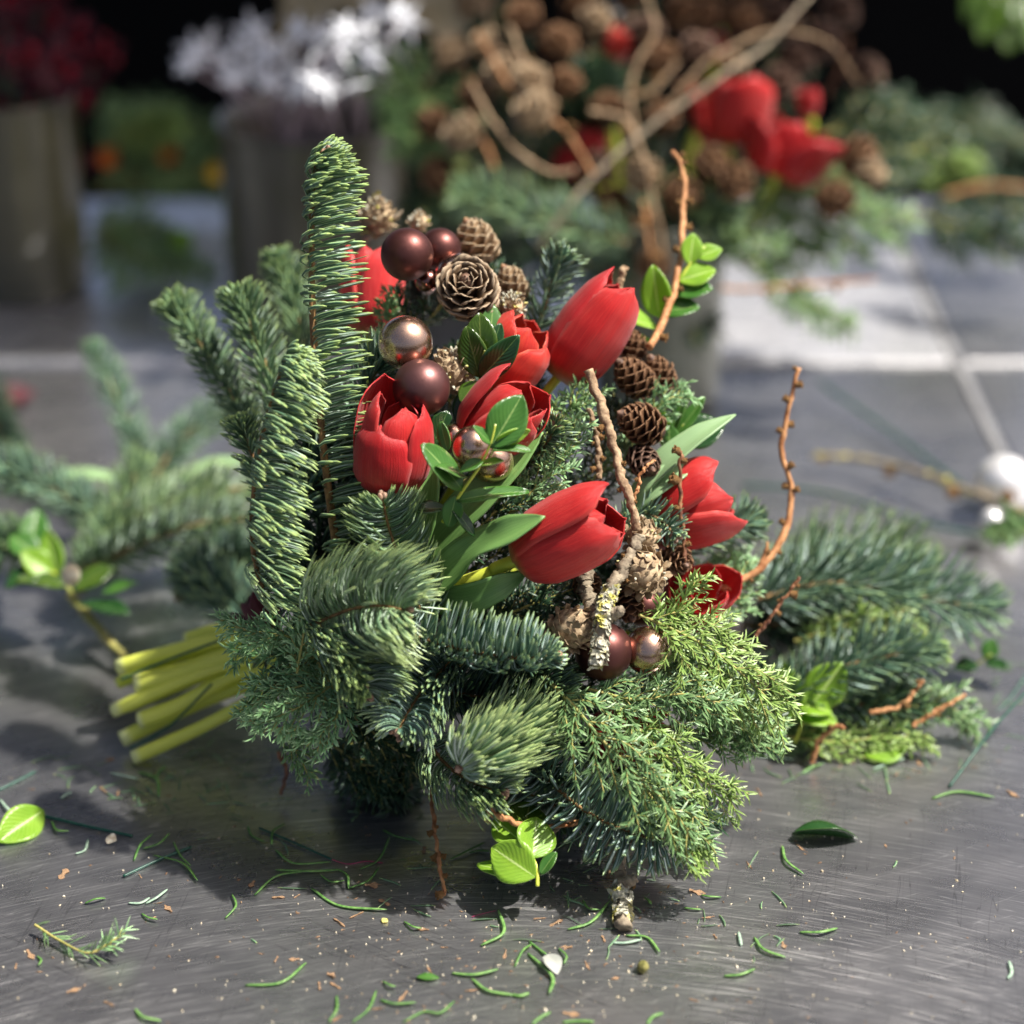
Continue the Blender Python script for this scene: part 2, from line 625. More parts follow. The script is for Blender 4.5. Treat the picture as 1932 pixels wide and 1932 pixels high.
M['cone_rim'] = scale_mat('cone_scale_pale_rim', (.17, .105, .055), (.55, .42, .28), (.055, .030, .016))
M['cone_tan'] = scale_mat('cone_scale_tan', (.36, .24, .13), (.62, .48, .31), (.15, .09, .05))
M['cone_brown'] = scale_mat('cone_scale_brown', (.15, .070, .030), (.34, .18, .085), (.040, .020, .010))
M['cone_dark'] = scale_mat('cone_scale_dark', (.085, .042, .026), (.26, .15, .10), (.022, .012, .008))


def bauble_mat(name, col, rough, metal=1.0, swirl=None, coat=0.0):
    m, nt, b, out = newmat(name)
    n1 = noise_t(nt, 38, 3, .5, objco(nt))
    c = mixc(nt, ramp(nt, n1, [(.3, 0), (.75, .35)]), col, (col[0] * .72, col[1] * .66, col[2] * .62))
    if swirl:
        t = attr(nt, 't')
        w = math_(nt, 'SINE', math_(nt, 'MULTIPLY', t, 170.0))
        msk = ramp(nt, t, [(0, 1), (.13, 1), (.22, 0)])
        sw = mixc(nt, 1.0, ramp(nt, w, [(.2, 0), (.9, 1)]), msk, 'MULTIPLY')
        c = mixc(nt, sw, c, swirl)
    nt.links.new(c, b.inputs['Base Color'])
    fine = noise_t(nt, 900, 2, .5, objco(nt))
    b.inputs['Metallic'].default_value = metal
    nt.links.new(ramp(nt, fine, [(.3, rough * .9), (.7, rough * 1.12)]), b.inputs['Roughness'])
    if coat:
        b.inputs['Coat Weight'].default_value = coat
        b.inputs['Coat Roughness'].default_value = .03
    bump(nt, b, fine, .04 if rough > .2 else .012, .0004)
    return m


M['b_matte'] = bauble_mat('bauble_matte_brown', (.125, .048, .042), .42, .85)
M['b_matte_sw'] = bauble_mat('bauble_matte_swirl', (.165, .075, .070), .40, .8, swirl=(.42, .22, .16))
M['b_shiny'] = bauble_mat('bauble_shiny_copper', (.64, .41, .29), .26, 1.0, coat=1.0)
M['b_shiny_dk'] = bauble_mat('bauble_shiny_brown', (.24, .10, .08), .18, 1.0, coat=.6)
M['b_silver'] = bauble_mat('bauble_silver', (.90, .90, .90), .34, .55)


def steel_mat(gain=1.0, metal=.90):
    m, nt, b, out = newmat('scratched_steel')
    tc = nd(nt, 'ShaderNodeTexCoord').outputs['Object']

    def brush(angle, sc, s, det=2):
        mp = nd(nt, 'ShaderNodeMapping')
        mp.vector_type = 'TEXTURE'
        mp.inputs['Rotation'].default_value = (0, 0, math.radians(angle))
        mp.inputs['Scale'].default_value = s
        wp = nd(nt, 'ShaderNodeVectorMath', operation='ADD')
        ns = nd(nt, 'ShaderNodeTexNoise')
        ns.inputs['Scale'].default_value = 2.2
        sc_ = nd(nt, 'ShaderNodeVectorMath', operation='SCALE')
        sc_.inputs['Scale'].default_value = .035
        nt.links.new(tc, ns.inputs['Vector'])
        nt.links.new(ns.outputs['Color'], sc_.inputs[0])
        nt.links.new(tc, wp.inputs[0])
        nt.links.new(sc_.outputs[0], wp.inputs[1])
        nt.links.new(wp.outputs[0], mp.inputs['Vector'])
        return noise_t(nt, sc, det, .7, mp.outputs[0])

    def arc(cx, cy, sc, stretch, off):
        """polishing marks: arcs about a point on the table"""
        v0 = nd(nt, 'ShaderNodeVectorMath', operation='SUBTRACT')
        v0.inputs[1].default_value = (cx, cy, 0)
        nt.links.new(tc, v0.inputs[0])
        sx = nd(nt, 'ShaderNodeSeparateXYZ')
        nt.links.new(v0.outputs[0], sx.inputs[0])
        ln = nd(nt, 'ShaderNodeVectorMath', operation='LENGTH')
        nt.links.new(v0.outputs[0], ln.inputs[0])
        th = math_(nt, 'ARCTAN2', sx.outputs[0], sx.outputs[1])
        cb = nd(nt, 'ShaderNodeCombineXYZ')
        nt.links.new(ln.outputs['Value'], cb.inputs[0])
        nt.links.new(math_(nt, 'MULTIPLY', th, .5 / stretch), cb.inputs[1])
        cb.inputs[2].default_value = off
        return noise_t(nt, sc, 2, .7, cb.outputs[0])
    b1 = arc(-.02, .22, 1400, 60, 0)
    b5 = arc(.04, .30, 800, 50, .3)
    b2 = brush(-26, 1300, (60, 1, 1))
    b3 = brush(8, 40, (2, 1, 1))
    b4 = brush(64, 1400, (60, 1, 1))
    big = noise_t(nt, 6, 4, .55, tc)
    spots = noise_t(nt, 38, 5, .65, tc)
    hair1 = ramp(nt, b1, [(.57, 0), (.66, 1)])
    hair5 = ramp(nt, b5, [(.62, 0), (.67, 1)])
    hair2 = ramp(nt, b2, [(.60, 0), (.68, 1)])
    hair4 = ramp(nt, b4, [(.63, 0), (.70, 1)])
    msk = ramp(nt, noise_t(nt, 9, 3, .6, tc), [(.42, 0), (.62, 1)])
    msk2 = ramp(nt, noise_t(nt, 6, 2, .6, objco(nt, (1, 1.3, 2))), [(.40, .15), (.60, 1)])
    col = mixc(nt, ramp(nt, big, [(.3, 0), (.7, 1)]), (.31, .311, .33), (.42, .421, .44))
    col = mixc(nt, ramp(nt, spots, [(.42, 0), (.72, .35)]), col, (.19, .19, .205))
    col = mixc(nt, ramp(nt, b3, [(.4, 0), (.8, .25)]), col, (.60, .57, .56))
    h1 = mixc(nt, 1.0, hair1, msk2, 'MULTIPLY')
    col = mixc(nt, mixc(nt, 1.0, h1, .55, 'MULTIPLY'), col, (.80, .77, .74))
    col = mixc(nt, mixc(nt, 1.0, mixc(nt, 1.0, hair5, msk, 'MULTIPLY'), .8, 'MULTIPLY'), col, (.92, .90, .86))
    h2 = mixc(nt, 1.0, hair2, msk, 'MULTIPLY')
    col = mixc(nt, mixc(nt, 1.0, h2, .55, 'MULTIPLY'), col, (.17, .16, .16))
    h4 = mixc(nt, 1.0, hair4, msk, 'MULTIPLY')
    col = mixc(nt, mixc(nt, 1.0, h4, .4, 'MULTIPLY'), col, (.72, .70, .68))
    b.inputs['Metallic'].default_value = metal
    rg = ramp(nt, b3, [(.3, .24), (.7, .30)])
    rg = mixc(nt, ramp(nt, spots, [(.4, 0), (.75, .5)]), rg, (.40, .40, .40))
    rg = mixc(nt, h1, rg, (.45, .45, .45))
    nt.links.new(rg, b.inputs['Roughness'])
    # single scratches: thin contour lines of long stretched noise
    def lines(src, w, lo=.5):
        return ramp(nt, src, [(lo - w, 0), (lo, 1), (lo + w, 0)])
    sa = lines(arc(-.02, .22, 260, 70, 1.1), .010)
    sb = lines(arc(.05, .28, 330, 45, 2.3), .009, .47)
    sc1 = lines(brush(-32, 170, (40, 1, 1)), .007)
    sd = lines(brush(22, 150, (34, 1, 1)), .006, .53)
    se = lines(brush(80, 120, (26, 1, 1)), .005)
    col = mixc(nt, mixc(nt, 1.0, sa, msk2, 'MULTIPLY'), col, (.92, .91, .89))
    col = mixc(nt, mixc(nt, 1.0, sb, .8, 'MULTIPLY'), col, (.86, .85, .84))
    col = mixc(nt, mixc(nt, 1.0, mixc(nt, 1.0, sc1, msk, 'MULTIPLY'), .9, 'MULTIPLY'), col, (.09, .088, .095))
    col = mixc(nt, mixc(nt, 1.0, sd, .6, 'MULTIPLY'), col, (.85, .84, .83))
    col = mixc(nt, mixc(nt, 1.0, se, .5, 'MULTIPLY'), col, (.12, .12, .125))
    hh = math_(nt, 'ADD', math_(nt, 'MULTIPLY', b1, .8), math_(nt, 'ADD', math_(nt, 'MULTIPLY', b2, .5), math_(nt, 'MULTIPLY', b4, .3)))
    if gain != 1:
        col = mixc(nt, 1.0, col, gain, 'MULTIPLY')
    nt.links.new(col, b.inputs['Base Color'])
    bump(nt, b, hh, .20, .0003)
    return m


M['steel'] = steel_mat()
M['steel_glare'] = steel_mat(1.4, .6)  # same steel, colour raised to stand in for sun glare
M['steel_lifted'] = steel_mat(1.5, .8)  # same steel, colour raised to brighten the shaded back-left slab
M['joint'] = noisy_mat('pale_joint', (.15, .15, .155), (.24, .24, .245), .5, 60, 3, .2)
M['dark'] = noisy_mat('dark_backing', (.0012, .0012, .0012), (.003, .003, .003), .95, 6, 4, .2)
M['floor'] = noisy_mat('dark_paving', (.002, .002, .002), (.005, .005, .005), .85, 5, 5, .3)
# ------------------------------------------------------------------ builders
SEED = [100]


def rs_():
    SEED[0] += 1
    return np.random.RandomState(SEED[0])


def fir(label, pts, up, L=1.9, n=600, W=.052, tw=.13, f0=.35, f1=.9, s0=.1, s1=.7, rr=.35, mat='fir', hi=True,
        phi=None, tipn=40, group='fir sprigs of the bouquet', jit=.10, tipL=.62, bud=True, baseL=.8, name='fir_sprig', ltap=1.0, wk=1.9):
    """pts: (x, y, depth) from base to tip; up: world direction the needles sweep to; L in cm"""
    R = rs_()
    n = int(n * (.55 if hi else .7))
    W = W * (wk if hi else 1.5)
    p = catmull(PP(pts), 60)
    t, N, B = frames(p)
    up = np.asarray(up, float)
    root = thing(name, p[0], label, 'fir sprig', group)
    tm = MB()
    tube(tm, p, np.linspace(tw, tw * .55, 60) * .01, 7, bump=.12, seed=SEED[0])
    tw_o = tm.build('twig', M['fir_twig'], root)
    s = np.sort(R.rand(n)) * .985
    s = np.concatenate([s, .97 + .03 * R.rand(tipn)])
    n = len(s)
    if phi == 'sides':
        ph = np.where(R.rand(n) < .5, 1, -1) * R.normal(1.45, .42, n)
    elif phi is None:
        ph = np.arange(n) * 2.39996 + R.rand(n) * .5
    else:
        ph = R.uniform(phi[0], phi[1], n)
    f = s * 59
    i = np.clip(f.astype(int), 0, 58)
    w = (f - i)[:, None]
    p0 = p[i] * (1 - w) + p[i + 1] * w
    tt = unit(t[i] * (1 - w) + t[i + 1] * w)
    # local frame with 'up' as reference
    side = unit(np.cross(tt, up[None, :] + np.zeros_like(tt)))
    upl = np.cross(side, tt)
    rad = np.cos(ph)[:, None] * upl + np.sin(ph)[:, None] * side
    j = lambda a: R.normal(0, a, (n, 3))
    tipk = np.clip((s - .86) / .14, 0, 1)[:, None]
    d0 = unit(rad + tt * (f0 + tipk * .5) + up * s0 + j(jit))
    d1 = unit(rad * rr + tt * (f1 + tipk * .5) + up * s1 * (1 - .35 * tipk) + j(jit * 1.3))
    prof = baseL + (1 - baseL) * np.clip(s / .25, 0, 1)
    prof = prof * (1 - (1 - tipL) * np.clip((s - .75) / .25, 0, 1))
    prof = prof * (1 + (ltap - 1) * s)
    Ln = L * .01 * prof * R.uniform(.82, 1.10, n)
    Ln *= np.where(np.arange(n) > n - tipn, .8, 1)
    p0 = p0 + rad * tw * .007
    nup = unit(rad + up * .2 + j(.25))
    mb = MB()
    needle_batch(mb, p0, d0, d1, Ln, np.full(n, W * .01) * R.uniform(.85, 1.15, n), nup, np.clip(R.normal(.5, .18, n), 0, 1), hi)
    mb.build('needles', M[mat], root, kind='stuff')
    if bud:
        bm_ = MB()
        for k in range(5 if hi else 3):
            q = p[-1] + t[-1] * .001 + R.normal(0, .0012, 3)
            ellipsoid(bm_, q, t[-1] + R.normal(0, .5, 3), .0021, .0015, 6, 5, R)
        bm_.build('bud', M['fir_bud'], tw_o)
    return root


def ellipsoid(mb, c, ax, a, b, nu=8, nv=7, R=None, rough=0.0):
    ax = unit(np.asarray(ax, float))
    th = np.linspace(0.02, np.pi - .02, nv)
    prof = [(b * math.sin(x), -a * math.cos(x)) for x in th]
    k0 = mb.n
    lathe(mb, c, prof, nu, ax)
    if rough and R is not None:
        v = mb.v[-1]
        mb.v[-1] = c + (v - c) * (1 + R.uniform(-rough, rough, (len(v), 1)))


def juniper(label, pts, nside=18, slen=2.6, nl=.55, mat='jun', dens=12.5, ang=.75, flat=.5, grav=-.15, W=.054,
            group='juniper sprays of the bouquet', sub=True, nrm=None, hw=.5, name='juniper_spray', taper=.35, tw=.09):
    R = rs_()
    p = catmull(PP(pts), 50)
    t, N, B = frames(p)
    root = thing(name, p[0], label, 'juniper spray', group)
    nrm = D(0, .3, 1) if nrm is None else np.asarray(nrm, float)
    axes = [(p, tw)]
    for k in range(nside):
        s = .06 + .92 * (k + R.rand() * .6) / nside
        f = s * 49
        i = min(int(f), 48)
        q0 = p[i] + (p[i + 1] - p[i]) * (f - i)
        sd = unit(np.cross(t[i], nrm)) * (1 if k % 2 else -1)
        sd = unit(sd + nrm * R.uniform(-flat, flat) + R.normal(0, .15, 3))
        d = unit(sd * ang + t[i] * (.8 + .3 * R.rand()))
        ll = slen * .01 * (1 - (1 - taper) * s) * R.uniform(.65, 1.15)
        e1 = q0 + d * ll * .5
        e2 = q0 + d * ll * .95 + (t[i] * .25 + np.array([0, 0, grav])) * ll
        ax = catmull(np.array([q0, e1, e2]), 12)
        axes.append((ax, tw * .45))
        if sub:
            for m_ in range(int(ll * 100 * 1.6)):
                u = R.uniform(.2, .9)
                ii = int(u * 11)
                q1 = ax[ii]
                dd = unit(np.cross(ax[-1] - ax[0], nrm)) * (1 if m_ % 2 else -1)
                dd = unit(dd * .8 + unit(ax[-1] - ax[0]) * .9 + R.normal(0, .3, 3))
                l2 = ll * R.uniform(.22, .42)
                axes.append((catmull(np.array([q1, q1 + dd * l2]), 5), tw * .3))
    tm = MB()
    P0, T0 = [], []
    for ax, w in axes:
        tube(tm, ax, np.linspace(w, w * .5, len(ax)) * .01, 4, cap=False)
        l = plen(ax)
        n = max(4, int(l * 100 * dens))
        u = (np.arange(n) + R.rand(n)) / n * (len(ax) - 1.001)
        i = u.astype(int)
        P0.append(ax[i] + (ax[i + 1] - ax[i]) * (u - i)[:, None])
        T0.append(unit(ax[i + 1] - ax[i]))
    tm.build('twig', M['jun_twig'], root)
    P0, T0 = np.vstack(P0), np.vstack(T0)
    n = len(P0)
    rv = R.normal(0, 1, (n, 3))
    rv = unit(rv - T0 * (rv * T0).sum(1, keepdims=True))
    d = unit(rv * .75 + T0 * R.uniform(.6, 1.1, (n, 1)))
    mb = MB()
    spike_batch(mb, P0, d, nl * .01 * R.uniform(.7, 1.15, n), np.full(n, W * .01) * R.uniform(.8, 1.15, n), np.clip(R.normal(.5, .2, n), 0, 1))
    mb.build('needles', M[mat], root, kind='stuff', smooth=False)
    return root


def petal_fn(Rr, L, width, op, tipc, R, shift=0.0, crease=.05, tilt=0.0):
    zk = [0, .05, .15, .32, .55, .78, .92, 1]
    rk = [.10, .42, .74, .97, 1.0, .86 + .2 * op, .62 + .45 * op, .42 + .62 * op]
    hk = [0, .012, .08, .27, .54, .79, .93, 1]
    wk = [.14, .42, .70, .93, 1.0, .88, .60, .10]
    ph1, ph2 = R.rand(2) * 6.28
    am = R.uniform(.02, .05)

    def fn(U, V):
        r = np.interp(V, zk, rk)
        # smooth the profile
        dv = .03
        r = (r + np.interp(np.clip(V - dv, 0, 1), zk, rk) + np.interp(np.clip(V + dv, 0, 1), zk, rk)) / 3
        h = np.interp(V, zk, hk)
        w = (np.interp(V, zk, wk) + np.interp(np.clip(V + dv, 0, 1), zk, wk) * (V < .97) + np.interp(V, zk, wk) * (V >= .97)) / 2 * width
        rc = np.maximum(r, .62)
        ph = U * w / rc
        x = r - (1 - np.cos(ph)) * rc
        y = rc * np.sin(ph)
        x = x - crease * np.exp(-(U / .10) ** 2) * np.sin(np.pi * V) + .03 * np.cos(U * 3.1) * np.sin(np.pi * V)
        x = x + am * np.sin(V * 6 + U * 5 + ph1) * np.abs(U) ** 2 + am * .8 * np.sin(V * 11 + ph2) * np.abs(U) ** 3
        x = x + tipc * np.clip(V - .8, 0, 1) ** 2 * 9
        z = h * L / Rr * (1 - .035 * np.abs(U) ** 2)
        z = z + am * .6 * np.sin(U * 7 + ph1) * V
        # tilt outwards about the base
        if tilt:
            c, s = math.cos(tilt), math.sin(tilt)
            x, z = x * c + z * s, -x * s + z * c
        return np.stack([x * Rr, y * Rr, z * Rr], -1)
    return fn


def tulip(label, base, tip, rpx, op=.2, roll=0.0, mat='petal', stem=None, group='red tulips of the bouquet', over=None,
          stemr=.30, nu=13, nv=19, width=1.12, stem_mat='stem'):
    """base, tip: (x, y, d). over: {petal index: dict(tilt, L, tipc, mat, skip)}; 0-2 outer, 3-5 inner"""
    R = rs_()
    b, tpt = PT(*base), PT(*tip)
    ax = tpt - b
    L = np.linalg.norm(ax)
    ax = ax / L
    Rr = rpx * base[2] / FPX * .01
    root = thing('tulip', b, label, 'tulip', group)
    h = unit(np.cross(ax, D(0, 0, 1)))
    X = np.cross(h, ax)            # roughly towards the viewer
    X = unit(X)
    Y = np.cross(ax, X)
    for k in range(6):
        o = (over or {}).get(k, {})
        if o.get('skip'):
            continue
        inner = k >= 3
        a = roll + (k % 3) * 2.0944 + (1.0472 if inner else 0) + R.uniform(-.08, .08) + o.get('rot', 0)
        rad = Rr * (.84 if inner else 1.0) * R.uniform(.97, 1.03)
        LL = L * (.95 if inner else 1.0) * R.uniform(.95, 1.03) * o.get('L', 1)
        fn = petal_fn(rad, LL, width * (.95 if inner else 1.0) * o.get('w', 1), o.get('op', op * (.7 if inner else 1)), o.get('tipc', R.uniform(-.15, .15)), R,
                      tilt=o.get('tilt', R.uniform(-.02, .04) + (.05 * op)))
        v, q, tt, ee = grid(fn, nu, nv)
        ca, sa = math.cos(a), math.sin(a)
        x = v[:, 0] * ca - v[:, 1] * sa
        y = v[:, 0] * sa + v[:, 1] * ca
        w = b + x[:, None] * X + y[:, None] * Y + v[:, 2][:, None] * ax
        mb = MB()
        mb.add(w, q, t=tt, e=ee, r=R.rand())
        ob = mb.build('petal', M[o.get('mat', mat)], root)
        so = ob.modifiers.new('thick', 'SOLIDIFY')
        so.thickness = .0005
        so.offset = 0
    if stem is not None:
        pp = [b + ax * .0015] + [b - ax * .012] + [PT(*q) for q in stem]
        pp = catmull(np.array(pp), 50)
        mb = MB()
        wv = R.normal(0, .0009, (7, 3))
        wv[:3] = 0
        pp = pp + catmull(wv, 50)
        tube(mb, pp, np.linspace(stemr * .85, stemr * R.uniform(1.15, 1.6), 50) * .01 * (1 + .05 * np.sin(np.linspace(0, 23, 50) + R.rand() * 6)), 12, flat=R.uniform(.82, 1))
        ob = mb.build('stem', M[stem_mat], root)
    return root


def leaf_mb(mb, base, tip, wcm, nrm, fold=.18, curl=.12, shape=1.0, R=None, nu=9, nv=13, twist=0.0, sharp=.9):
    """base, tip world points"""
    b, tp = np.asarray(base), np.asarray(tip)
    ax = tp - b
    L = np.linalg.norm(ax)
    ax = ax / L
    n = np.asarray(nrm, float)
    n = unit(n - ax * np.dot(n, ax))
    s = np.cross(ax, n)
    W = wcm * .005
    ph = (R.rand() * 6 if R is not None else 0)

    def fn(U, V):
        w = np.sin(np.pi * np.clip(V, 0, 1) ** shape) ** sharp * W + .0004
        a = twist * V
        x = U * w
        zz = np.abs(U) * w * fold - curl * L * (V - V * V) * -1.0 + .02 * L * np.sin(V * 7 + ph) * U
        sx = np.cos(a)[..., None] * s + np.sin(a)[..., None] * n
        nx = -np.sin(a)[..., None] * s + np.cos(a)[..., None] * n
        return b + (V * L)[..., None] * ax + x[..., None] * sx + zz[..., None] * nx
    v, q, tt, ee = grid(fn, nu, nv)
    mb.add(v, q, t=tt, e=ee, r=(R.rand() if R is not None else .5))


def leaf_obj(root, base, tip, wcm, nrm, mat, name='leaf', **kw):
    mb = MB()
    leaf_mb(mb, base, tip, wcm, nrm, **kw)
    o = mb.build(name, M[mat], root)
    so = o.modifiers.new('thick', 'SOLIDIFY')
    so.thickness = .0005
    so.offset = 0
    return o


def box_sprig(label, stem, leaves, mat='box', group='box sprigs of the bouquet', sr=.09):
    """stem: pixel path; leaves: (x0,y0,d0, x1,y1,d1, width_cm, normal, [material])"""
    R = rs_()
    p = catmull(PP(stem), 24)
    root = thing('box_sprig', p[0], label, 'box sprig', group)
    mb = MB()
    tube(mb, p, np.linspace(sr, sr * .6, 24) * .01, 6)
    mb.build('stem', M['stem'], root)
    for lf in leaves:
        leaf_obj(root, PT(*lf[0:3]), PT(*lf[3:6]), lf[6], lf[7], lf[8] if len(lf) > 8 else mat, R=R,
                 fold=R.uniform(.1, .35), curl=R.uniform(.04, .14), shape=R.uniform(.85, 1.0), sharp=.8)
    return root


SCALES = {}


def scale_mesh(matn, curl):
    key = (matn, curl)
    if key in SCALES:
        return SCALES[key]
    R = np.random.RandomState(5)

    def fn(U, V):
        w = np.interp(V, [0, .3, .7, .9, 1], [.14, .34, .52, .46, .22])
        x = U * w
        z = -.10 * U ** 2 * V + curl * V ** 2.5 + .02 * np.sin(U * 8) * V
        return np.stack([V * (1 - .10 * U ** 2), x, z], -1)
    v, q, tt, ee = grid(fn, 6, 6)
    n = len(v)
    v2 = v - np.array([0, 0, .07]) * (1 - .4 * tt[:, None])
    mb = MB()
    mb.add(v, q, t=tt, e=ee)
    mb.add(v2, q[:, ::-1], t=tt, e=ee)
    # rim
    rim = [5 * 6 + j for j in range(6)]
    L_ = [i * 6 for i in range(6)] + rim[1:] + [i * 6 + 5 for i in range(4, -1, -1)]
    qs = [(L_[k], L_[k + 1], L_[k + 1] + n, L_[k] + n) for k in range(len(L_) - 1)]
    mb2 = MB()
    mb2.add(np.vstack([v, v2]), np.vstack([q, q[:, ::-1] + n, np.array(qs)]), t=np.tile(tt, 2), e=np.tile(ee, 2))
    SCALES[key] = mb2.mesh('scale', M[matn])
    return SCALES[key]


def cone(label, c, ax, L=3.0, Rr=1.2, n=62, mat='cone_brown', openk=.75, curl=.12, group='larch cones of the bouquet',
         joined=False, ssz=.78, cat='cone'):
    """c: base point world; ax: direction to the cone's tip; sizes in cm"""
    R = rs_()
    c = np.asarray(c, float)
    ax = unit(np.asarray(ax, float))
    h = unit(np.cross(ax, [.3, .2, .9]))
    g = np.cross(ax, h)
    root = thing('larch_cone', c, label, cat, group)
    L_, R_ = L * .01, Rr * .01
    core = MB()
    lathe(core, c, [(.0004, 0), (R_ * .35, L_ * .03), (R_ * .42, L_ * .3), (R_ * .38, L_ * .6), (R_ * .22, L_ * .85), (.0004, L_ * .93)], 10, ax)
    core.build('core', M['cone_dark' if mat != 'cone_tan' else 'cone_brown'], root)
    sm = scale_mesh(mat, curl)
    jm = MB()
    for k in range(n):
        s = (k + .5) / n
        a = k * 2.39996
        hgt = s ** .92
        prof = math.sin(math.pi * min(1, (.16 + .84 * s)) ** .92) ** .6 if s < .98 else .3
        prof = max(prof, .22)
        rad = math.cos(a) * h + math.sin(a) * g
        elev = (1.12 - openk) + s ** 1.6 * 1.05          # angle above the horizontal
        d = unit(rad * math.cos(elev) + ax * math.sin(elev) + R.normal(0, .04, 3))
        zn = unit(ax - d * np.dot(ax, d))
        yv = np.cross(zn, d)
        sz = ssz * R_ * prof * R.uniform(.92, 1.08)
        pos = c + ax * (hgt * L_ * .80) + rad * R_ * .26 * prof
        mat4 = Matrix([[d[0] * sz, yv[0] * sz, zn[0] * sz, pos[0] - c[0]],
                       [d[1] * sz, yv[1] * sz, zn[1] * sz, pos[1] - c[1]],
                       [d[2] * sz, yv[2] * sz, zn[2] * sz, pos[2] - c[2]], [0, 0, 0, 1]])
        if joined:
            jm.v.append(None)
            jm.v.pop()
            vv, qq, ttt = SC_CACHE(sm)
            w = vv @ np.array([d, yv, zn]) * sz + pos
            jm.add(w, qq, t=ttt)
        else:
            child('scale', sm, root, mat4)
    if joined:
        jm.build('scales', M[mat], root, kind='stuff')
    return root


_SC = {}


def SC_CACHE(me):
    if me.name not in _SC:
        v = np.zeros(len(me.vertices) * 3, np.float32)
        me.vertices.foreach_get('co', v)
        q = np.array([list(p.vertices) for p in me.polygons])
        t = np.zeros(len(me.vertices), np.float32)
        me.attributes['t'].data.foreach_get('value', t)
        _SC[me.name] = (v.reshape(-1, 3).astype(float), q, t)
    return _SC[me.name]


def bud_mesh():
    if 'bud' in SCALES:
        return SCALES['bud']
    R = np.random.RandomState(11)
    mb = MB()
    ellipsoid(mb, np.zeros(3), (0, 0, 1), 1.0, .8, 9, 8, R, .16)
    for k in range(7):
        a = k * .9
        d = unit(np.array([math.cos(a), math.sin(a), .5]))
        ellipsoid(mb, d * .8 + np.array([0, 0, .25]), d, .38, .22, 5, 4)
    SCALES['bud'] = mb.mesh('bud', M['bud'])
    return SCALES['bud']


def lichen_mb(mb, p, rad, R, n=60, size=.0016):
    t, N, B = frames(p)
    for _ in range(n):
        i = R.randint(0, len(p))
        a = R.rand() * 6.28
        rd = math.cos(a) * N[i] + math.sin(a) * B[i]
        q = p[i] + rd * (np.broadcast_to(rad, (len(p),))[i] * 1.02) + t[i] * R.normal(0, .001)
        k = 7
        an = np.linspace(0, 2 * np.pi, k, endpoint=False)
        rr = size * R.uniform(.5, 1.3, k)
        s1 = unit(np.cross(rd, t[i]))
        tilt = R.uniform(-.6, .9)
        s2 = unit(t[i] * math.cos(tilt) + rd * math.sin(tilt))
        ring = q + (np.cos(an) * rr)[:, None] * s1 + (np.sin(an) * rr)[:, None] * s2 + rd * (R.uniform(0, .0009, k))[:, None]
        v = np.vstack([q + rd * .0003, ring])
        tr = [(0, 1 + j, 1 + (j + 1) % k) for j in range(k)]
        mb.add(v, None, tr)


def twig(label, pts, r0=.14, r1=.08, mat='twig', buds=(), budr=.17, lichen=0, group='larch twigs of the bouquet', bumpk=.16,
         lich_rng=(0, 1), lich='lichen', sides=9, wob=.0008, name='larch_twig', lsize=.0016, nseg=70, side=()):
    R = rs_()
    p = catmull(PP(pts), nseg)
    w = R.normal(0, 1, (nseg, 3))
    for _ in range(3):
        w = (np.roll(w, 1, 0) + w + np.roll(w, -1, 0)) / 3
    p = p + w * wob
    root = thing(name, p[0], label, 'twig', group)
    rad = np.linspace(r0, r1, nseg) * .01
    k = R.normal(1, .05, nseg) * (1 + .07 * np.sin(np.linspace(0, 17, nseg) + R.rand() * 6))
    k = (k + np.roll(k, 1)) / 2
    rad = rad * k
    mb = MB()
    tube(mb, p, rad, sides, bump=bumpk, seed=SEED[0])
    bark = mb.build('bark', M[mat], root)
    t, N, B = frames(p)
    bmsh = bud_mesh()
    o = np.array(bark['_o'])
    for s in buds:
        sgn = 1
        if isinstance(s, tuple):
            s, sgn = s
        s = min(max(s + R.uniform(-.045, .045), .01), .99)
        i = min(int(s * (nseg - 1)), nseg - 1)
        sc = unit(np.cross(t[i], D(0, 0, 1)))
        d = unit(sc * sgn + D(0, 0, 1) * R.uniform(-.2, .6) + t[i] * .35)
        x = unit(np.cross(d, t[i]))
        y = np.cross(d, x)
        z = budr * .01 * R.uniform(.5, 1.3)
        pos = p[i] + d * (rad[i] + z * .55) - o
        child('bud', bmsh, bark, Matrix([[x[0] * z, y[0] * z, d[0] * z, pos[0]], [x[1] * z, y[1] * z, d[1] * z, pos[1]],
                                         [x[2] * z, y[2] * z, d[2] * z, pos[2]], [0, 0, 0, 1]]))
    for sp in side:
        q = catmull(PP(sp), 16)
        m2 = MB()
        tube(m2, q, np.linspace(r1 * 1.0, r1 * .6, 16) * .01, 7, bump=bumpk, seed=SEED[0] + 3)
        m2.build('side_twig', M[mat], root)
    if lichen:
        i0, i1 = int(lich_rng[0] * nseg), max(int(lich_rng[1] * nseg), int(lich_rng[0] * nseg) + 3)
        lm = MB()
        lichen_mb(lm, p[i0:i1], rad[i0:i1], R, lichen, lsize)
        lm.build('lichen', M[lich], root, kind='stuff', smooth=False)
    return root


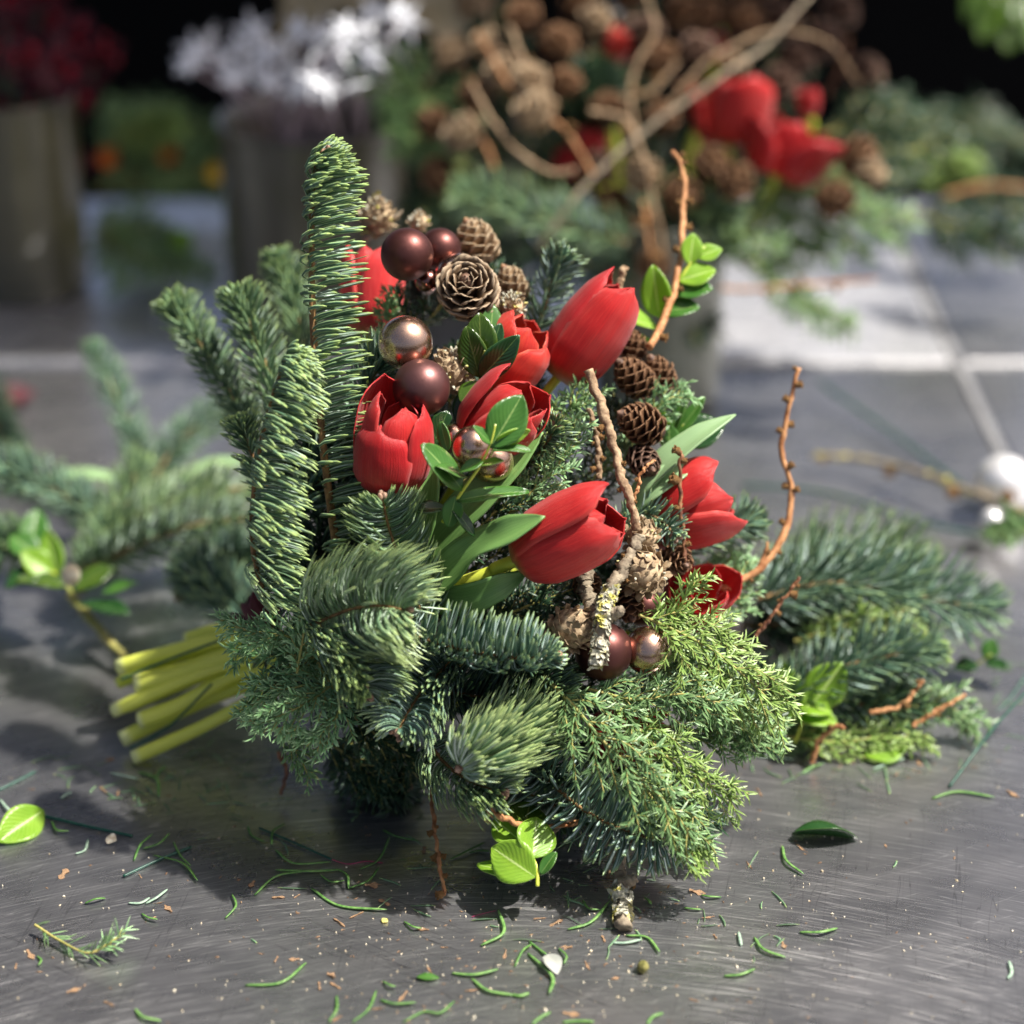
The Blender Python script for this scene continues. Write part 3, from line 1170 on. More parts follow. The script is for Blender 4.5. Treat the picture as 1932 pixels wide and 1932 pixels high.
def bauble(label, c, rpx, mat, pole=None, group='brown and copper baubles of the bouquet', name='bauble'):
    p = PT(*c)
    r = rpx * c[2] / FPX * .01
    pole = unit(np.asarray(D(0, -.4, -1) if pole is None else pole))
    mb = MB()
    th = np.linspace(0.0, np.pi, 40)
    prof = [(max(r * math.sin(x), 1e-5), -r * math.cos(x)) for x in th]
    # a hair's breadth dimple at the free end, as blown glass has
    prof = prof[::-1]
    lathe(mb, p, prof, 64, pole)
    root = thing(name, p, label, 'bauble', group)
    mb.build('ball', M[mat], root)
    cm = MB()
    lathe(cm, p + pole * r * .985, [(.0001, .003), (.0032, .003), (.0034, -.0005), (.003, -.001)], 16, pole)
    cap = cm.build('cap', M['b_shiny_dk' if 'silver' not in mat else 'b_silver'], root)
    wm = MB()
    tube(wm, catmull(np.array([p + pole * r * 1.05, p + pole * (r + .02)]), 4), .0005, 5)
    wm.build('stalk', M['wire'], cap)
    return root


def old_cone(label, c, rpx, ax, n=85, mat='gall', group='shaggy old larch cones of the bouquet', lich=0):
    """knobbly old cone: overlapping papery bracts on a rough ball"""
    R = rs_()
    p = PT(*c)
    r = rpx * c[2] / FPX * .01
    ax = unit(np.asarray(ax, float))
    h = unit(np.cross(ax, [.1, .7, .4]))
    g = np.cross(ax, h)
    root = thing('old_larch_cone', p, label, 'cone', group)
    mb = MB()
    ellipsoid(mb, p, ax, r * .95, r * .84, 16, 12, R, .06)
    mb.build('core', M[mat], root)
    sm = scale_mesh('cone_tan' if 0 else 'gall', .25)
    for k in range(n):
        s = (k + .5) / n
        th = math.pi * (.97 - .93 * s)
        a = k * 2.39996
        rad = math.cos(a) * h + math.sin(a) * g
        pn = rad * math.sin(th) + ax * math.cos(th)
        tg = unit(ax * math.sin(th) - rad * math.cos(th))
        d = unit(tg * .9 + pn * R.uniform(.15, .6) + R.normal(0, .14, 3))
        zn = unit(pn - d * np.dot(pn, d))
        yv = np.cross(zn, d)
        sz = r * R.uniform(.34, .52)
        pos = pn * r * .86
        child('bract', sm, root, Matrix([[d[0] * sz, yv[0] * sz * .8, zn[0] * sz, pos[0]], [d[1] * sz, yv[1] * sz * .8, zn[1] * sz, pos[1]],
                                         [d[2] * sz, yv[2] * sz * .8, zn[2] * sz, pos[2]], [0, 0, 0, 1]]))
    if lich:
        lm = MB()
        for _ in range(lich):
            pn = unit(R.normal(0, 1, 3) + D(-.3, .8, .6))
            q = p + pn * r * R.uniform(.95, 1.15)
            ellipsoid(lm, q, pn, .0011, .0008, 5, 4, R, .3)
        lm.build('lichen', M['lichen'], root, kind='stuff')
    return root
# ================================================================== the setting
def slab(name, y0, y1, x0, x1, z, mat='steel', skew=0.0):
    mb = MB()
    v = []
    for (x, y) in ((x0, y0), (x1, y0 + skew), (x1, y1 + skew), (x0, y1)):
        v.append((x, y, z))
    e = .0025
    cx = [(x0 + e, y0 + e), (x1 - e, y0 + skew + e), (x1 - e, y1 + skew - e), (x0 + e, y1 - e)]
    top = [(a, b, z) for a, b in cx]
    mid = [(a, b, z - .002) for a, b, _ in v]
    bot = [(a, b, z - .035) for a, b, _ in v]
    vv = top + mid + bot
    q = [(0, 1, 2, 3)]
    for k in range(4):
        k2 = (k + 1) % 4
        q += [(4 + k, 4 + k2, k2, k), (8 + k, 8 + k2, 4 + k2, 4 + k)]
    q.append((11, 10, 9, 8))
    mb.add(vv, q)
    o = mb.build(name, M[mat], smooth=False, kind='structure', origin=(0, 0, 0))
    return o


SEAM_Y = float(T(1600, 688)[1])
TX = float(T(1812, 690)[0])
BACKY = float(T(300, 396)[1])
slab('tabletop', 0.25, SEAM_Y - .005, -1.6, TX - .004, 0.0)
slab('tabletop', 0.25, SEAM_Y - .005, TX + .004, 1.6, 0.0)
slab('tabletop', SEAM_Y + .005, BACKY + .03, -1.6, .085, 0.0, 'steel_lifted')
slab('tabletop', SEAM_Y + .005, BACKY + .03, .088, TX - .004, 0.0, 'steel_glare')  # slab split here so the bright patch is painted into its steel
slab('tabletop', SEAM_Y + .005, BACKY + .03, TX + .004, 1.6, 0.0)
slab('table_joint', SEAM_Y - .0035, SEAM_Y + .0035, -1.6, .085, .0008, 'steel')
slab('table_joint', SEAM_Y - .0035, SEAM_Y + .0035, .0852, 1.6, .0008, 'joint')
mb = MB()
box(mb, (TX - .0032, .26, -.03), (TX + .0032, SEAM_Y - .006, .0004))
box(mb, (TX - .0032, SEAM_Y + .006, -.03), (TX + .0032, BACKY + .02, .0004))
mb.build('table_joint', M['joint'], smooth=False, kind='structure', origin=(0, 0, 0))
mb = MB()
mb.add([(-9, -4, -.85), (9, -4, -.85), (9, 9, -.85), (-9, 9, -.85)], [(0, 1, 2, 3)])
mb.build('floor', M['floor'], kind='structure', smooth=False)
# low dark backdrop added behind the tables, with an unseen light blocker above the left
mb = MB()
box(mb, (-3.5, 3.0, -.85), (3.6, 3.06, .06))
mb.build('dark_backdrop', M['dark'], smooth=False, origin=(0, 3, 0), kind='structure')
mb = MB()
box(mb, (-3.5, 3.0, 1.22), (.42, 3.04, 3.3))  # unseen valance, added to darken reflections in the left steel
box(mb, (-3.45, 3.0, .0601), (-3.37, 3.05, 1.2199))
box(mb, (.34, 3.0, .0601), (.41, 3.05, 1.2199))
box(mb, (-3.5, 1.47, 1.16), (.80, 2.998, 1.20))  # unseen roof, added to cast shade over the back of the table
mb.build('light_blocker', M['dark'], smooth=False, origin=(0, 3, 1), kind='structure')

# ================================================================== the bouquet: fir sprigs
R0 = np.random.RandomState(3)
fir('tall upright fir sprig standing highest in the bouquet', [(640, 1075, 98.5), (612, 860, 98), (592, 640, 98), (588, 440, 97.7), (594, 330, 97.5), (606, 290, 97.2)],
    D(.95, .05, .30), L=2.55, n=900, W=.058, wk=1.5, ltap=.86, tw=.20, f0=.25, f1=.02, s0=.2, s1=1.1, rr=.2, phi=(-2.3, 2.3), jit=.09, tipL=.60, mat='fir', baseL=1.1)
fir('curved fir sprig leaning right in front of the tall upright one', [(505, 1145, 97), (478, 1040, 96), (478, 930, 95.7), (500, 800, 95.4), (530, 700, 95.2), (548, 662, 95)],
    D(.85, -.40, .3), L=2.9, n=820, W=.050, wk=1.6, ltap=.75, tw=.13, f0=.45, f1=-.12, s0=.3, s1=1.2, rr=.15, phi=(-2.0, 2.0), jit=.08, tipL=.50, mat='fir')
for k in range(1):
    # stray long needles on the left of that sprig
    pass
fir('fan shaped fir sprig with yellow green tip below the front tulip', [(585, 1180, 96), (660, 1150, 95), (720, 1143, 94.3), (765, 1152, 93.8)],
    D(.35, .1, .9), L=3.5, n=980, W=.042, wk=1.6, tw=.10, f0=-.1, f1=.95, s0=.15, s1=-.05, rr=.42, jit=.035, tipL=.40, mat='fir_pale', baseL=1.0, tipn=60, phi='sides')
fir('small dark fir sprig with bud tip just under the left front tulip', [(800, 1165, 97.5), (765, 1090, 96.5), (735, 1000, 96), (722, 945, 95.6)],
    D(.1, .2, .9), L=2.3, n=620, W=.045, wk=1.6, tw=.10, f0=.0, f1=.8, s0=.1, s1=.1, rr=.55, jit=.045, phi='sides', mat='fir', tipL=.45)
fir('fir sprig pointing right with upswept needles below the large tulip', [(770, 1195, 96.5), (870, 1225, 96), (960, 1240, 95.5), (1045, 1238, 95)],
    D(-.05, 1, .25), L=1.9, n=640, W=.050, tw=.11, f0=.15, f1=.35, s0=.25, s1=.8, rr=.45, mat='fir_blue', tipL=.42)
fir('drooping fir sprig with curled tip left of the shadowed hollow', [(585, 1165, 97), (640, 1220, 96), (672, 1270, 95.3), (690, 1305, 94.8)],
    D(.55, .55, .5), L=2.6, n=620, W=.046, wk=1.7, tw=.10, f0=.1, f1=.7, s0=.25, s1=.25, rr=.3, jit=.045, phi='sides', mat='fir', tipL=.42)
fir('blue grey fir sprig between the curled tip and the bright fan tip', [(850, 1250, 98), (800, 1300, 97), (770, 1345, 96), (752, 1378, 95.4)],
    D(.2, .9, .5), L=2.5, n=560, W=.050, wk=1.7, tw=.10, f0=.1, f1=.7, s0=.3, s1=.2, rr=.3, jit=.05, phi='sides', mat='fir_blue', tipL=.42)
fir('bright frosted fan of fir needles with two buds at lower centre', [(1010, 1350, 98.5), (955, 1395, 97), (905, 1430, 95.8), (868, 1447, 94.8)],
    D(.62, .62, .45), L=2.9, n=760, W=.056, tw=.11, f0=.15, f1=-.35, s0=.35, s1=.95, rr=.35, mat='fir_pale', tipL=.72, tipn=60, phi=(-1.75, 1.75), jit=.06)
fir('low fir sprig under the bright fan, tip beside the lime leaves', [(805, 1400, 98), (850, 1450, 97), (900, 1480, 96.2), (945, 1495, 95.5)],
    D(.1, .4, .8), L=2.3, n=520, W=.048, wk=1.7, tw=.10, f0=.1, f1=.9, s0=.2, s1=.2, rr=.35, jit=.05, phi='sides', mat='fir', tipL=.45)
fir('long arched fir sprig under the juniper at the lower right edge', [(960, 1330, 99.5), (1000, 1430, 98.5), (1090, 1520, 97.5), (1190, 1570, 97), (1290, 1590, 96.5)],
    D(.25, .75, .55), L=2.2, n=720, W=.052, tw=.11, f0=.1, f1=-.05, s0=.2, s1=.55, rr=.75, mat='fir_blue', tipL=.5)
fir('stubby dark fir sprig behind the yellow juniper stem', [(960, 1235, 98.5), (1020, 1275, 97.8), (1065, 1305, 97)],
    D(-.1, .4, .8), L=1.5, n=330, W=.046, tw=.09, f0=.5, f1=.8, s0=.1, s1=.2, rr=.8, mat='fir_shaded', tipL=.5)
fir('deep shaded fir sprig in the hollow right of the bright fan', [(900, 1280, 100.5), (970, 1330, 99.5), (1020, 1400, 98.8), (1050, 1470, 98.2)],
    D(.3, .6, .5), L=2.1, n=480, W=.052, tw=.10, f0=.2, f1=.2, s0=.2, s1=.4, rr=.8, mat='fir_shaded')
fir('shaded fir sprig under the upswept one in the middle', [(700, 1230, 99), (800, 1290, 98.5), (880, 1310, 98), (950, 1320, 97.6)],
    D(0, .6, .6), L=2.0, n=480, W=.050, tw=.10, f0=.3, f1=.5, s0=.2, s1=.4, rr=.7, mat='fir_shaded')
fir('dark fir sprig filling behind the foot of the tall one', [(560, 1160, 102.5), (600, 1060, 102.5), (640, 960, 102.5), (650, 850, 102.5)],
    D(.7, .2, .3), L=2.6, n=560, W=.052, tw=.10, f0=.2, f1=.4, s0=.2, s1=.4, rr=.8, mat='fir_shaded')
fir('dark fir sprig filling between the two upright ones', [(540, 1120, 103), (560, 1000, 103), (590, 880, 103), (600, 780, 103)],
    D(.3, .2, .6), L=2.4, n=560, W=.052, tw=.10, f0=.2, f1=.4, s0=.2, s1=.4, rr=.8, mat='fir_shaded')
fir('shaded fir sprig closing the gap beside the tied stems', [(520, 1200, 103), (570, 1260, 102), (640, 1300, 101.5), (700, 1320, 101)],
    D(.2, .6, .5), L=2.2, n=520, W=.052, tw=.10, f0=.2, f1=.4, s0=.2, s1=.4, rr=.8, mat='fir_shaded')
fir('shaded fir sprig behind the fan and curled tips', [(560, 1120, 101), (620, 1190, 100.5), (680, 1240, 100), (740, 1300, 99.6)],
    D(.4, .6, .5), L=2.2, n=520, W=.052, tw=.10, f0=.2, f1=.4, s0=.2, s1=.4, rr=.8, mat='fir_shaded')
fir('blurred yellow green fir sprig, leftmost of the upright ones', [(480, 820, 106), (430, 735, 107), (385, 660, 107.5), (345, 600, 108), (325, 575, 108)],
    D(.3, .55, .4), L=1.45, n=640, W=.056, tw=.16, f0=.5, f1=.5, s0=.1, s1=.5, rr=.75, mat='fir', hi=False, tipL=.7)
fir('blurred fir sprig standing between leftmost one and tall one', [(540, 900, 104), (520, 760, 104.5), (490, 660, 105), (462, 590, 105), (450, 562, 105)],
    D(.35, .5, .4), L=1.6, n=640, W=.056, tw=.15, f0=.5, f1=.55, s0=.1, s1=.4, rr=.75, mat='fir', hi=False, tipL=.7)
fir('softest blurred fir sprig with white bud behind the tall one', [(590, 760, 109), (570, 640, 110), (545, 545, 111), (525, 492, 111)],
    D(.35, .5, .4), L=1.5, n=560, W=.058, tw=.14, f0=.5, f1=.55, s0=.1, s1=.4, rr=.75, mat='fir', hi=False, tipL=.7)
fir('short fir sprig peeping out left of the curved front sprig', [(520, 960, 101), (485, 880, 101), (462, 820, 101), (455, 800, 101)],
    D(.3, .5, .5), L=1.2, n=360, W=.05, tw=.12, f0=.5, f1=.55, s0=.1, s1=.3, rr=.75, mat='fir')
fir('fir sprig lying behind the left tulip and baubles', [(560, 960, 101.5), (640, 840, 101.5), (700, 720, 101), (735, 655, 101)],
    D(.6, .3, .5), L=2.0, n=480, W=.055, tw=.14, f0=.5, f1=.6, s0=.1, s1=.5, rr=.7, mat='fir_blue')
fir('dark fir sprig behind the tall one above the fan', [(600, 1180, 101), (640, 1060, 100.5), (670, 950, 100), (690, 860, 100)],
    D(.9, -.1, .2), L=2.2, n=520, W=.055, tw=.14, f0=.2, f1=.1, s0=.3, s1=.9, rr=.3, mat='fir_shaded')
fir('short fir sprig pointing up behind the back red tulip', [(1010, 640, 104), (1030, 570, 104), (1055, 500, 104), (1062, 488, 104)],
    D(.5, .2, .4), L=1.3, n=340, W=.055, tw=.12, f0=.4, f1=.4, s0=.1, s1=.5, rr=.75, mat='fir_blue', hi=False)
fir('green fir tuft between the middle tulips and the larch twig', [(960, 920, 100.5), (1005, 870, 100), (1035, 830, 99.6), (1050, 800, 99.5)],
    D(.6, -.2, .5), L=1.3, n=300, W=.046, tw=.10, f0=.3, f1=.4, s0=.2, s1=.4, rr=.7, mat='fir')
fir('fir sprig tip between the right tulip and the old cones', [(1160, 1010, 100.5), (1210, 970, 100.5), (1250, 985, 100.3), (1272, 1010, 100)],
    D(0, 1, .3), L=1.1, n=260, W=.05, tw=.10, f0=.3, f1=.5, s0=.1, s1=.4, rr=.7, mat='fir_blue')
fir('blue fir sprig behind the right hand tulip pointing right', [(1240, 1050, 104), (1320, 1010, 105), (1385, 990, 105.5), (1420, 985, 106)],
    D(.1, .8, .4), L=1.5, n=380, W=.056, tw=.12, f0=.4, f1=.5, s0=.1, s1=.4, rr=.8, mat='fir_blue', hi=False)
for i, (pts, u, txt) in enumerate([
    ([(700, 1180, 103), (740, 1080, 103), (790, 980, 103)], D(.6, .4, .4), 'dark inner fir sprig under the left tulip'),
    ([(820, 1250, 102), (900, 1170, 102), (1000, 1130, 102)], D(.3, .8, .4), 'dark inner fir sprig beneath the green tulip stem'),
    ([(640, 1400, 105), (700, 1470, 104.5), (760, 1490, 104)], D(0, .4, .8), 'shadowed fir sprig resting on the table at the lower left'),
    ([(900, 1420, 102), (1000, 1500, 101.5), (1120, 1540, 101)], D(0, .6, .6), 'shadowed fir sprig under the bouquet near the lime leaves')]):
    fir(txt, pts, u, L=2.0, n=420, W=.055, tw=.12, f0=.3, f1=.4, s0=.2, s1=.4, rr=.8, mat='fir_shaded')

# ================================================================== juniper sprays
JG = [
    # label, pts, dict
    ('lit juniper spray with yellow stem arching over the lower right', [(1040, 1290, 97), (1080, 1330, 96.2), (1140, 1400, 95.5), (1200, 1460, 95), (1270, 1530, 95), (1310, 1590, 95)],
     dict(nside=18, slen=3.4, mat='jun', nl=.66, tw=.13, grav=-.3, W=.045)),
    ('second lit juniper spray to the right of the yellow stemmed one', [(1130, 1300, 98), (1190, 1360, 97.2), (1250, 1420, 96.5), (1320, 1470, 96.2), (1392, 1508, 96)],
     dict(nside=16, slen=3.0, mat='jun_lit', nl=.62, grav=-.35, W=.045)),
    ('juniper spray drooping beside the shiny bauble at right', [(1205, 1160, 98.5), (1275, 1190, 98), (1350, 1230, 98), (1420, 1290, 98), (1475, 1345, 98.3)],
     dict(nside=20, slen=3.4, mat='jun_lit', nl=.60, grav=-.35, W=.045)),
    ('green juniper spray just below the pair of low baubles', [(1110, 1300, 98), (1200, 1320, 97.3), (1290, 1310, 97), (1370, 1330, 97)],
     dict(nside=15, slen=2.9, mat='jun', nl=.62, grav=-.35, W=.045)),
    ('juniper tips sprouting over the low right red tulip', [(1230, 1290, 99), (1255, 1200, 98.6), (1290, 1130, 98.4), (1320, 1090, 98.4)],
     dict(nside=16, slen=1.8, mat='jun_lit', nl=.5)),
    ('juniper spray at the far lower right tip of the bouquet', [(1180, 1440, 97), (1250, 1530, 96), (1300, 1590, 95.6), (1325, 1618, 95.6)],
     dict(nside=16, slen=1.9, mat='jun_lit', nl=.5)),
    ('juniper spray reaching right beneath the fading juniper fringe', [(1240, 1370, 101), (1330, 1380, 100.5), (1410, 1385, 100.5), (1470, 1385, 101)],
     dict(nside=20, slen=2.4, mat='jun', nl=.55)),
    ('blue green juniper tuft over the pale cut stems', [(600, 1230, 98), (540, 1200, 97.6), (470, 1190, 97.6), (415, 1170, 98)],
     dict(nside=18, slen=1.7, mat='jun_blue', nl=.5)),
    ('juniper tuft standing up left of the fan shaped fir', [(560, 1270, 97), (570, 1210, 96.6), (580, 1150, 96.3), (583, 1115, 96.3)],
     dict(nside=14, slen=1.3, mat='jun_blue', nl=.48)),
    ('juniper tuft at the lower left, closest to the table', [(640, 1280, 97.5), (590, 1320, 96.6), (530, 1350, 96.2), (480, 1370, 96.4)],
     dict(nside=18, slen=2.0, mat='jun_blue', nl=.5)),
    ('juniper spray hanging at left under the curled fir tip', [(600, 1250, 98), (640, 1330, 96.6), (610, 1380, 96.2), (560, 1398, 96.2)],
     dict(nside=18, slen=1.9, mat='jun_blue', nl=.5)),
    ('juniper spray filling the gap under the binding', [(560, 1240, 99), (520, 1290, 98.6), (480, 1330, 98.6), (455, 1350, 99)],
     dict(nside=14, slen=1.7, mat='jun_blue', nl=.5)),
    ('juniper spray dangling down at left into the shade', [(520, 1370, 99), (560, 1420, 99), (585, 1470, 99)], dict(nside=10, slen=1.4, mat='jun', nl=.5)),
    ('shadowed juniper spray near the table under the left side', [(600, 1390, 103), (680, 1440, 102.5), (720, 1480, 102)], dict(nside=16, slen=2.2, mat='jun_shaded', nl=.5)),
    ('shadowed juniper spray at lower centre under the fan', [(760, 1390, 104), (740, 1440, 103), (700, 1500, 102)], dict(nside=16, slen=2.0, mat='jun_shaded', nl=.5)),
    ('juniper spray between the front tulip and the larch twig', [(900, 1020, 100), (980, 950, 99.5), (1050, 880, 99.3), (1100, 800, 99.5)],
     dict(nside=24, slen=2.3, mat='jun_blue', nl=.5)),
    ('juniper spray behind the big tulip under the middle tulips', [(940, 1040, 101), (1000, 900, 101), (1060, 790, 101), (1110, 740, 101)],
     dict(nside=24, slen=2.6, mat='jun', nl=.5)),
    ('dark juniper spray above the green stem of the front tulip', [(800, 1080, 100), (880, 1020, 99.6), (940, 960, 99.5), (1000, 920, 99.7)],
     dict(nside=22, slen=2.2, mat='jun_shaded', nl=.5)),
    ('juniper spray by the cones on the right edge', [(1120, 900, 102.5), (1190, 850, 102.5), (1240, 770, 102.5), (1290, 740, 102.5)],
     dict(nside=20, slen=2.2, mat='jun_blue', nl=.5)),
    ('dark juniper spray under the front tulip head', [(900, 1190, 100), (980, 1150, 99.6), (1060, 1120, 99.6), (1110, 1100, 100)],
     dict(nside=22, slen=2.3, mat='jun_shaded', nl=.5)),
    ('dark juniper spray left of the low pair of baubles', [(860, 1260, 100), (960, 1210, 99.5), (1050, 1190, 99.4), (1100, 1230, 99.6)],
     dict(nside=18, slen=2.0, mat='jun_shaded', nl=.5)),
    ('juniper spray behind the round tan bauble near the top', [(850, 760, 103), (800, 700, 103), (770, 610, 103), (745, 545, 103)],
     dict(nside=20, slen=1.8, mat='jun_shaded', nl=.5)),
    ('orange tinged juniper spray over the blurred pink tulip', [(760, 700, 102.5), (740, 620, 102.5), (725, 570, 102.5)], dict(nside=14, slen=1.5, mat='jun', nl=.5)),
    ('dark inner juniper spray behind the middle tulips', [(900, 900, 104), (960, 760, 104), (1020, 660, 104)], dict(nside=22, slen=2.8, mat='jun_shaded', nl=.55)),
    ('dark inner juniper spray behind the larch twig', [(1060, 1000, 104), (1120, 880, 104), (1170, 760, 104)], dict(nside=22, slen=2.8, mat='jun_shaded', nl=.55)),
    ('dark inner juniper spray behind the old cones', [(1100, 1250, 103.5), (1180, 1120, 103.5), (1230, 1000, 103.5)], dict(nside=22, slen=2.8, mat='jun_shaded', nl=.55)),
    ('dark inner juniper spray below the baubles', [(980, 1330, 101.5), (1090, 1300, 101), (1200, 1290, 101)], dict(nside=22, slen=2.8, mat='jun_shaded', nl=.55)),
    ('second juniper fringe layer behind the lit right sprays', [(1180, 1240, 100), (1260, 1270, 99.6), (1350, 1320, 99.6), (1430, 1370, 100)], dict(nside=24, slen=3.0, mat='jun', nl=.55)),
    ('dark juniper layer behind the right fringe', [(1180, 1280, 102), (1280, 1290, 102), (1380, 1340, 102), (1440, 1380, 102)], dict(nside=24, slen=3.2, mat='jun_shaded', nl=.6)),
    ('dark juniper layer above the lower right tip', [(1150, 1480, 99.5), (1230, 1500, 99), (1300, 1520, 98.6), (1340, 1560, 98.4)], dict(nside=20, slen=2.4, mat='jun_shaded', nl=.55)),
    ('second blue green juniper tuft around the binding', [(640, 1240, 99.5), (570, 1240, 99), (500, 1220, 99), (440, 1230, 99.5)], dict(nside=20, slen=2.1, mat='jun_blue', nl=.5)),
    ('third blue green juniper tuft under the binding', [(660, 1300, 99), (600, 1290, 98), (530, 1300, 98), (470, 1290, 98.5)], dict(nside=20, slen=2.1, mat='jun_blue', nl=.5)),
    ('dark juniper filling behind the bauble and old cone', [(1000, 1130, 104.5), (1080, 1080, 104.5), (1160, 1040, 104.5)], dict(nside=20, slen=3.0, mat='jun_shaded', nl=.6)),
    ('dark juniper filling behind the stem of the front tulip', [(800, 1120, 102), (870, 1085, 101.5), (950, 1040, 101.5), (1010, 1010, 101.5)], dict(nside=20, slen=2.0, mat='jun_shaded', nl=.6)),
    ('dark juniper filling the low gap left of the bright fan', [(640, 1330, 101.5), (690, 1370, 101), (740, 1410, 101), (800, 1440, 100.8)], dict(nside=20, slen=2.2, mat='jun_shaded', nl=.6)),
    ('dark juniper filling under the purple bauble', [(740, 1000, 104), (800, 880, 104), (850, 760, 104), (880, 660, 104)], dict(nside=22, slen=2.6, mat='jun_shaded', nl=.6)),
    ('dark juniper behind the top cones', [(780, 640, 105.5), (850, 560, 105.5), (930, 520, 105.5), (1000, 560, 105.5)], dict(nside=20, slen=1.5, mat='jun_shaded', nl=.6)),
    ('dark inner juniper spray under the lit right sprays', [(1050, 1400, 100.5), (1150, 1420, 100), (1260, 1440, 100)], dict(nside=22, slen=2.8, mat='jun_shaded', nl=.55)),
    ('shaded juniper spray low in the middle hollow', [(800, 1220, 102), (880, 1300, 101.5), (950, 1400, 101)], dict(nside=22, slen=2.6, mat='jun_shaded', nl=.55)),
    ('shaded juniper spray behind the box leaves', [(780, 1050, 102), (850, 950, 102), (920, 830, 102)], dict(nside=22, slen=2.4, mat='jun_shaded', nl=.55)),
    ('blurred juniper spray behind the right red tulips', [(1250, 1150, 106), (1330, 1100, 106.5), (1390, 1040, 107)], dict(nside=18, slen=2.4, mat='jun_blue', nl=.55)),
    ('juniper tuft between the right tulip and the low rosette tulip', [(1330, 1200, 104), (1380, 1120, 104.5), (1410, 1060, 105)], dict(nside=16, slen=2.0, mat='jun_blue', nl=.55)),
]
for lab, pts, kw in JG:
    juniper(lab, pts, **kw)

# ================================================================== tulips
BIND = (500, 1262, 106)
tulip('red tulip standing at the left, petals parted at the top', (735, 928, 97.5), (748, 738, 96), 72, op=.16, roll=-.5, mat='petal_deep',
      over={0: dict(L=.74, tilt=.02, w=1.0, op=.3), 1: dict(tilt=.05, L=.90, w=.95), 2: dict(tilt=.04, L=1.08), 3: dict(L=.97, mat='petal'), 4: dict(tilt=0.02, L=1.0), 5: dict(L=1.04, mat='petal')},
      stem=[(720, 1000, 100), (640, 1160, 104), (590, 1215, 106), (450, 1205, 107.2), (340, 1226, 108), (228, 1256, 108.6)])
tulip('large red tulip lying in front on a green stem', (976, 1056, 97), (1168, 975, 95.3), 74, op=.20, roll=-1.25, mat='petal',
      over={0: dict(tilt=.11, L=1.10, w=1.0), 1: dict(tilt=-.02, L=1.02, w=1.12), 2: dict(tilt=.03, L=1.04), 3: dict(L=1.02), 5: dict(L=1.0, tilt=.08)},
      stem=[(930, 1080, 97.5), (850, 1112, 98.5), (700, 1180, 102), (590, 1225, 105.5), (450, 1226, 107), (340, 1266, 107.6), (254, 1292, 108.0)], stemr=.38)
tulip('red tulip above the shiny bauble with petals opening upward', (893, 838, 99.5), (1010, 738, 98), 66, op=.30, roll=.6, mat='petal',
      over={0: dict(tilt=.12, L=.92, w=.95), 1: dict(tilt=.04), 2: dict(tilt=.16, L=1.08, w=.7, mat='petal_deep')},
      stem=[(850, 930, 101), (720, 1120, 104), (590, 1235, 105.5), (450, 1252, 106.8), (340, 1292, 107.2), (212, 1346, 107.8)])
tulip('pointed red tulip wedged between middle and back tulips', (930, 725, 101.5), (1008, 605, 100.5), 60, op=.28, roll=1.1, mat='petal_or',
      over={0: dict(tilt=.14, L=.88), 1: dict(tilt=.10, L=.96)},
      stem=[(880, 820, 103), (720, 1100, 105), (590, 1240, 106), (450, 1272, 107.2), (340, 1330, 107.4), (262, 1358, 107.6)])
tulip('biggest red tulip rising at the back right', (1052, 712, 102.5), (1180, 538, 101.5), 68, op=.10, roll=.35, mat='petal',
      over={0: dict(L=1.03), 1: dict(tilt=.06, L=.93, mat='petal_or'), 2: dict(tilt=.0, mat='petal_deep', L=1.04)},
      stem=[(980, 830, 104), (760, 1110, 106), (590, 1200, 107), (450, 1188, 108.6), (400, 1192, 109), (346, 1207, 109.4)])
tulip('blurred pink red tulip behind the tall fir sprig', (700, 632, 106), (712, 450, 106), 55, op=.34, roll=.5, mat='petal_pink', over={0: dict(tilt=.08, L=.94), 2: dict(tilt=.10)},
      stem=[(690, 800, 106.5), (620, 1080, 107), (590, 1240, 107), (450, 1292, 107.6), (350, 1338, 108.0), (226, 1398, 108)])
tulip('red tulip on the far right with petals spread to the right', (1212, 985, 102.6), (1388, 930, 102.0), 74, op=.40, roll=-.9, mat='petal',
      over={0: dict(tilt=.20, L=1.0), 1: dict(tilt=.06, L=1.03), 2: dict(tilt=.30, w=.9, L=.98), 5: dict(tilt=.14, L=.95)},
      stem=[(1150, 1010, 104), (800, 1150, 106), (600, 1262, 106), (450, 1335, 106.6), (350, 1382, 106.8), (244, 1432, 107.0)])
tulip('open rosette red tulip low on the right among juniper', (1290, 1160, 104), (1340, 1092, 101.5), 52, op=.85, roll=.3, mat='petal',
      over={0: dict(tilt=.2), 1: dict(tilt=.2), 2: dict(tilt=.2), 3: dict(tilt=.1)},
      stem=[(1200, 1200, 105), (800, 1230, 107)])
tulip('red tulip glimpsed beneath the lower juniper sprays', (1110, 1385, 100.5), (1262, 1388, 99.5), 52, op=.4, roll=.4, mat='petal_deep',
      stem=[(1000, 1370, 102), (800, 1300, 106)])
tulip('small crimson tulip bud half hidden at the binding', (515, 1185, 103), (470, 1118, 103), 34, op=.9, roll=.2, mat='petal_crim',
      over={0: dict(w=.6, tilt=.15), 1: dict(w=.6, L=.8), 2: dict(w=.6, tilt=.25)}, stem=[(540, 1240, 104)])

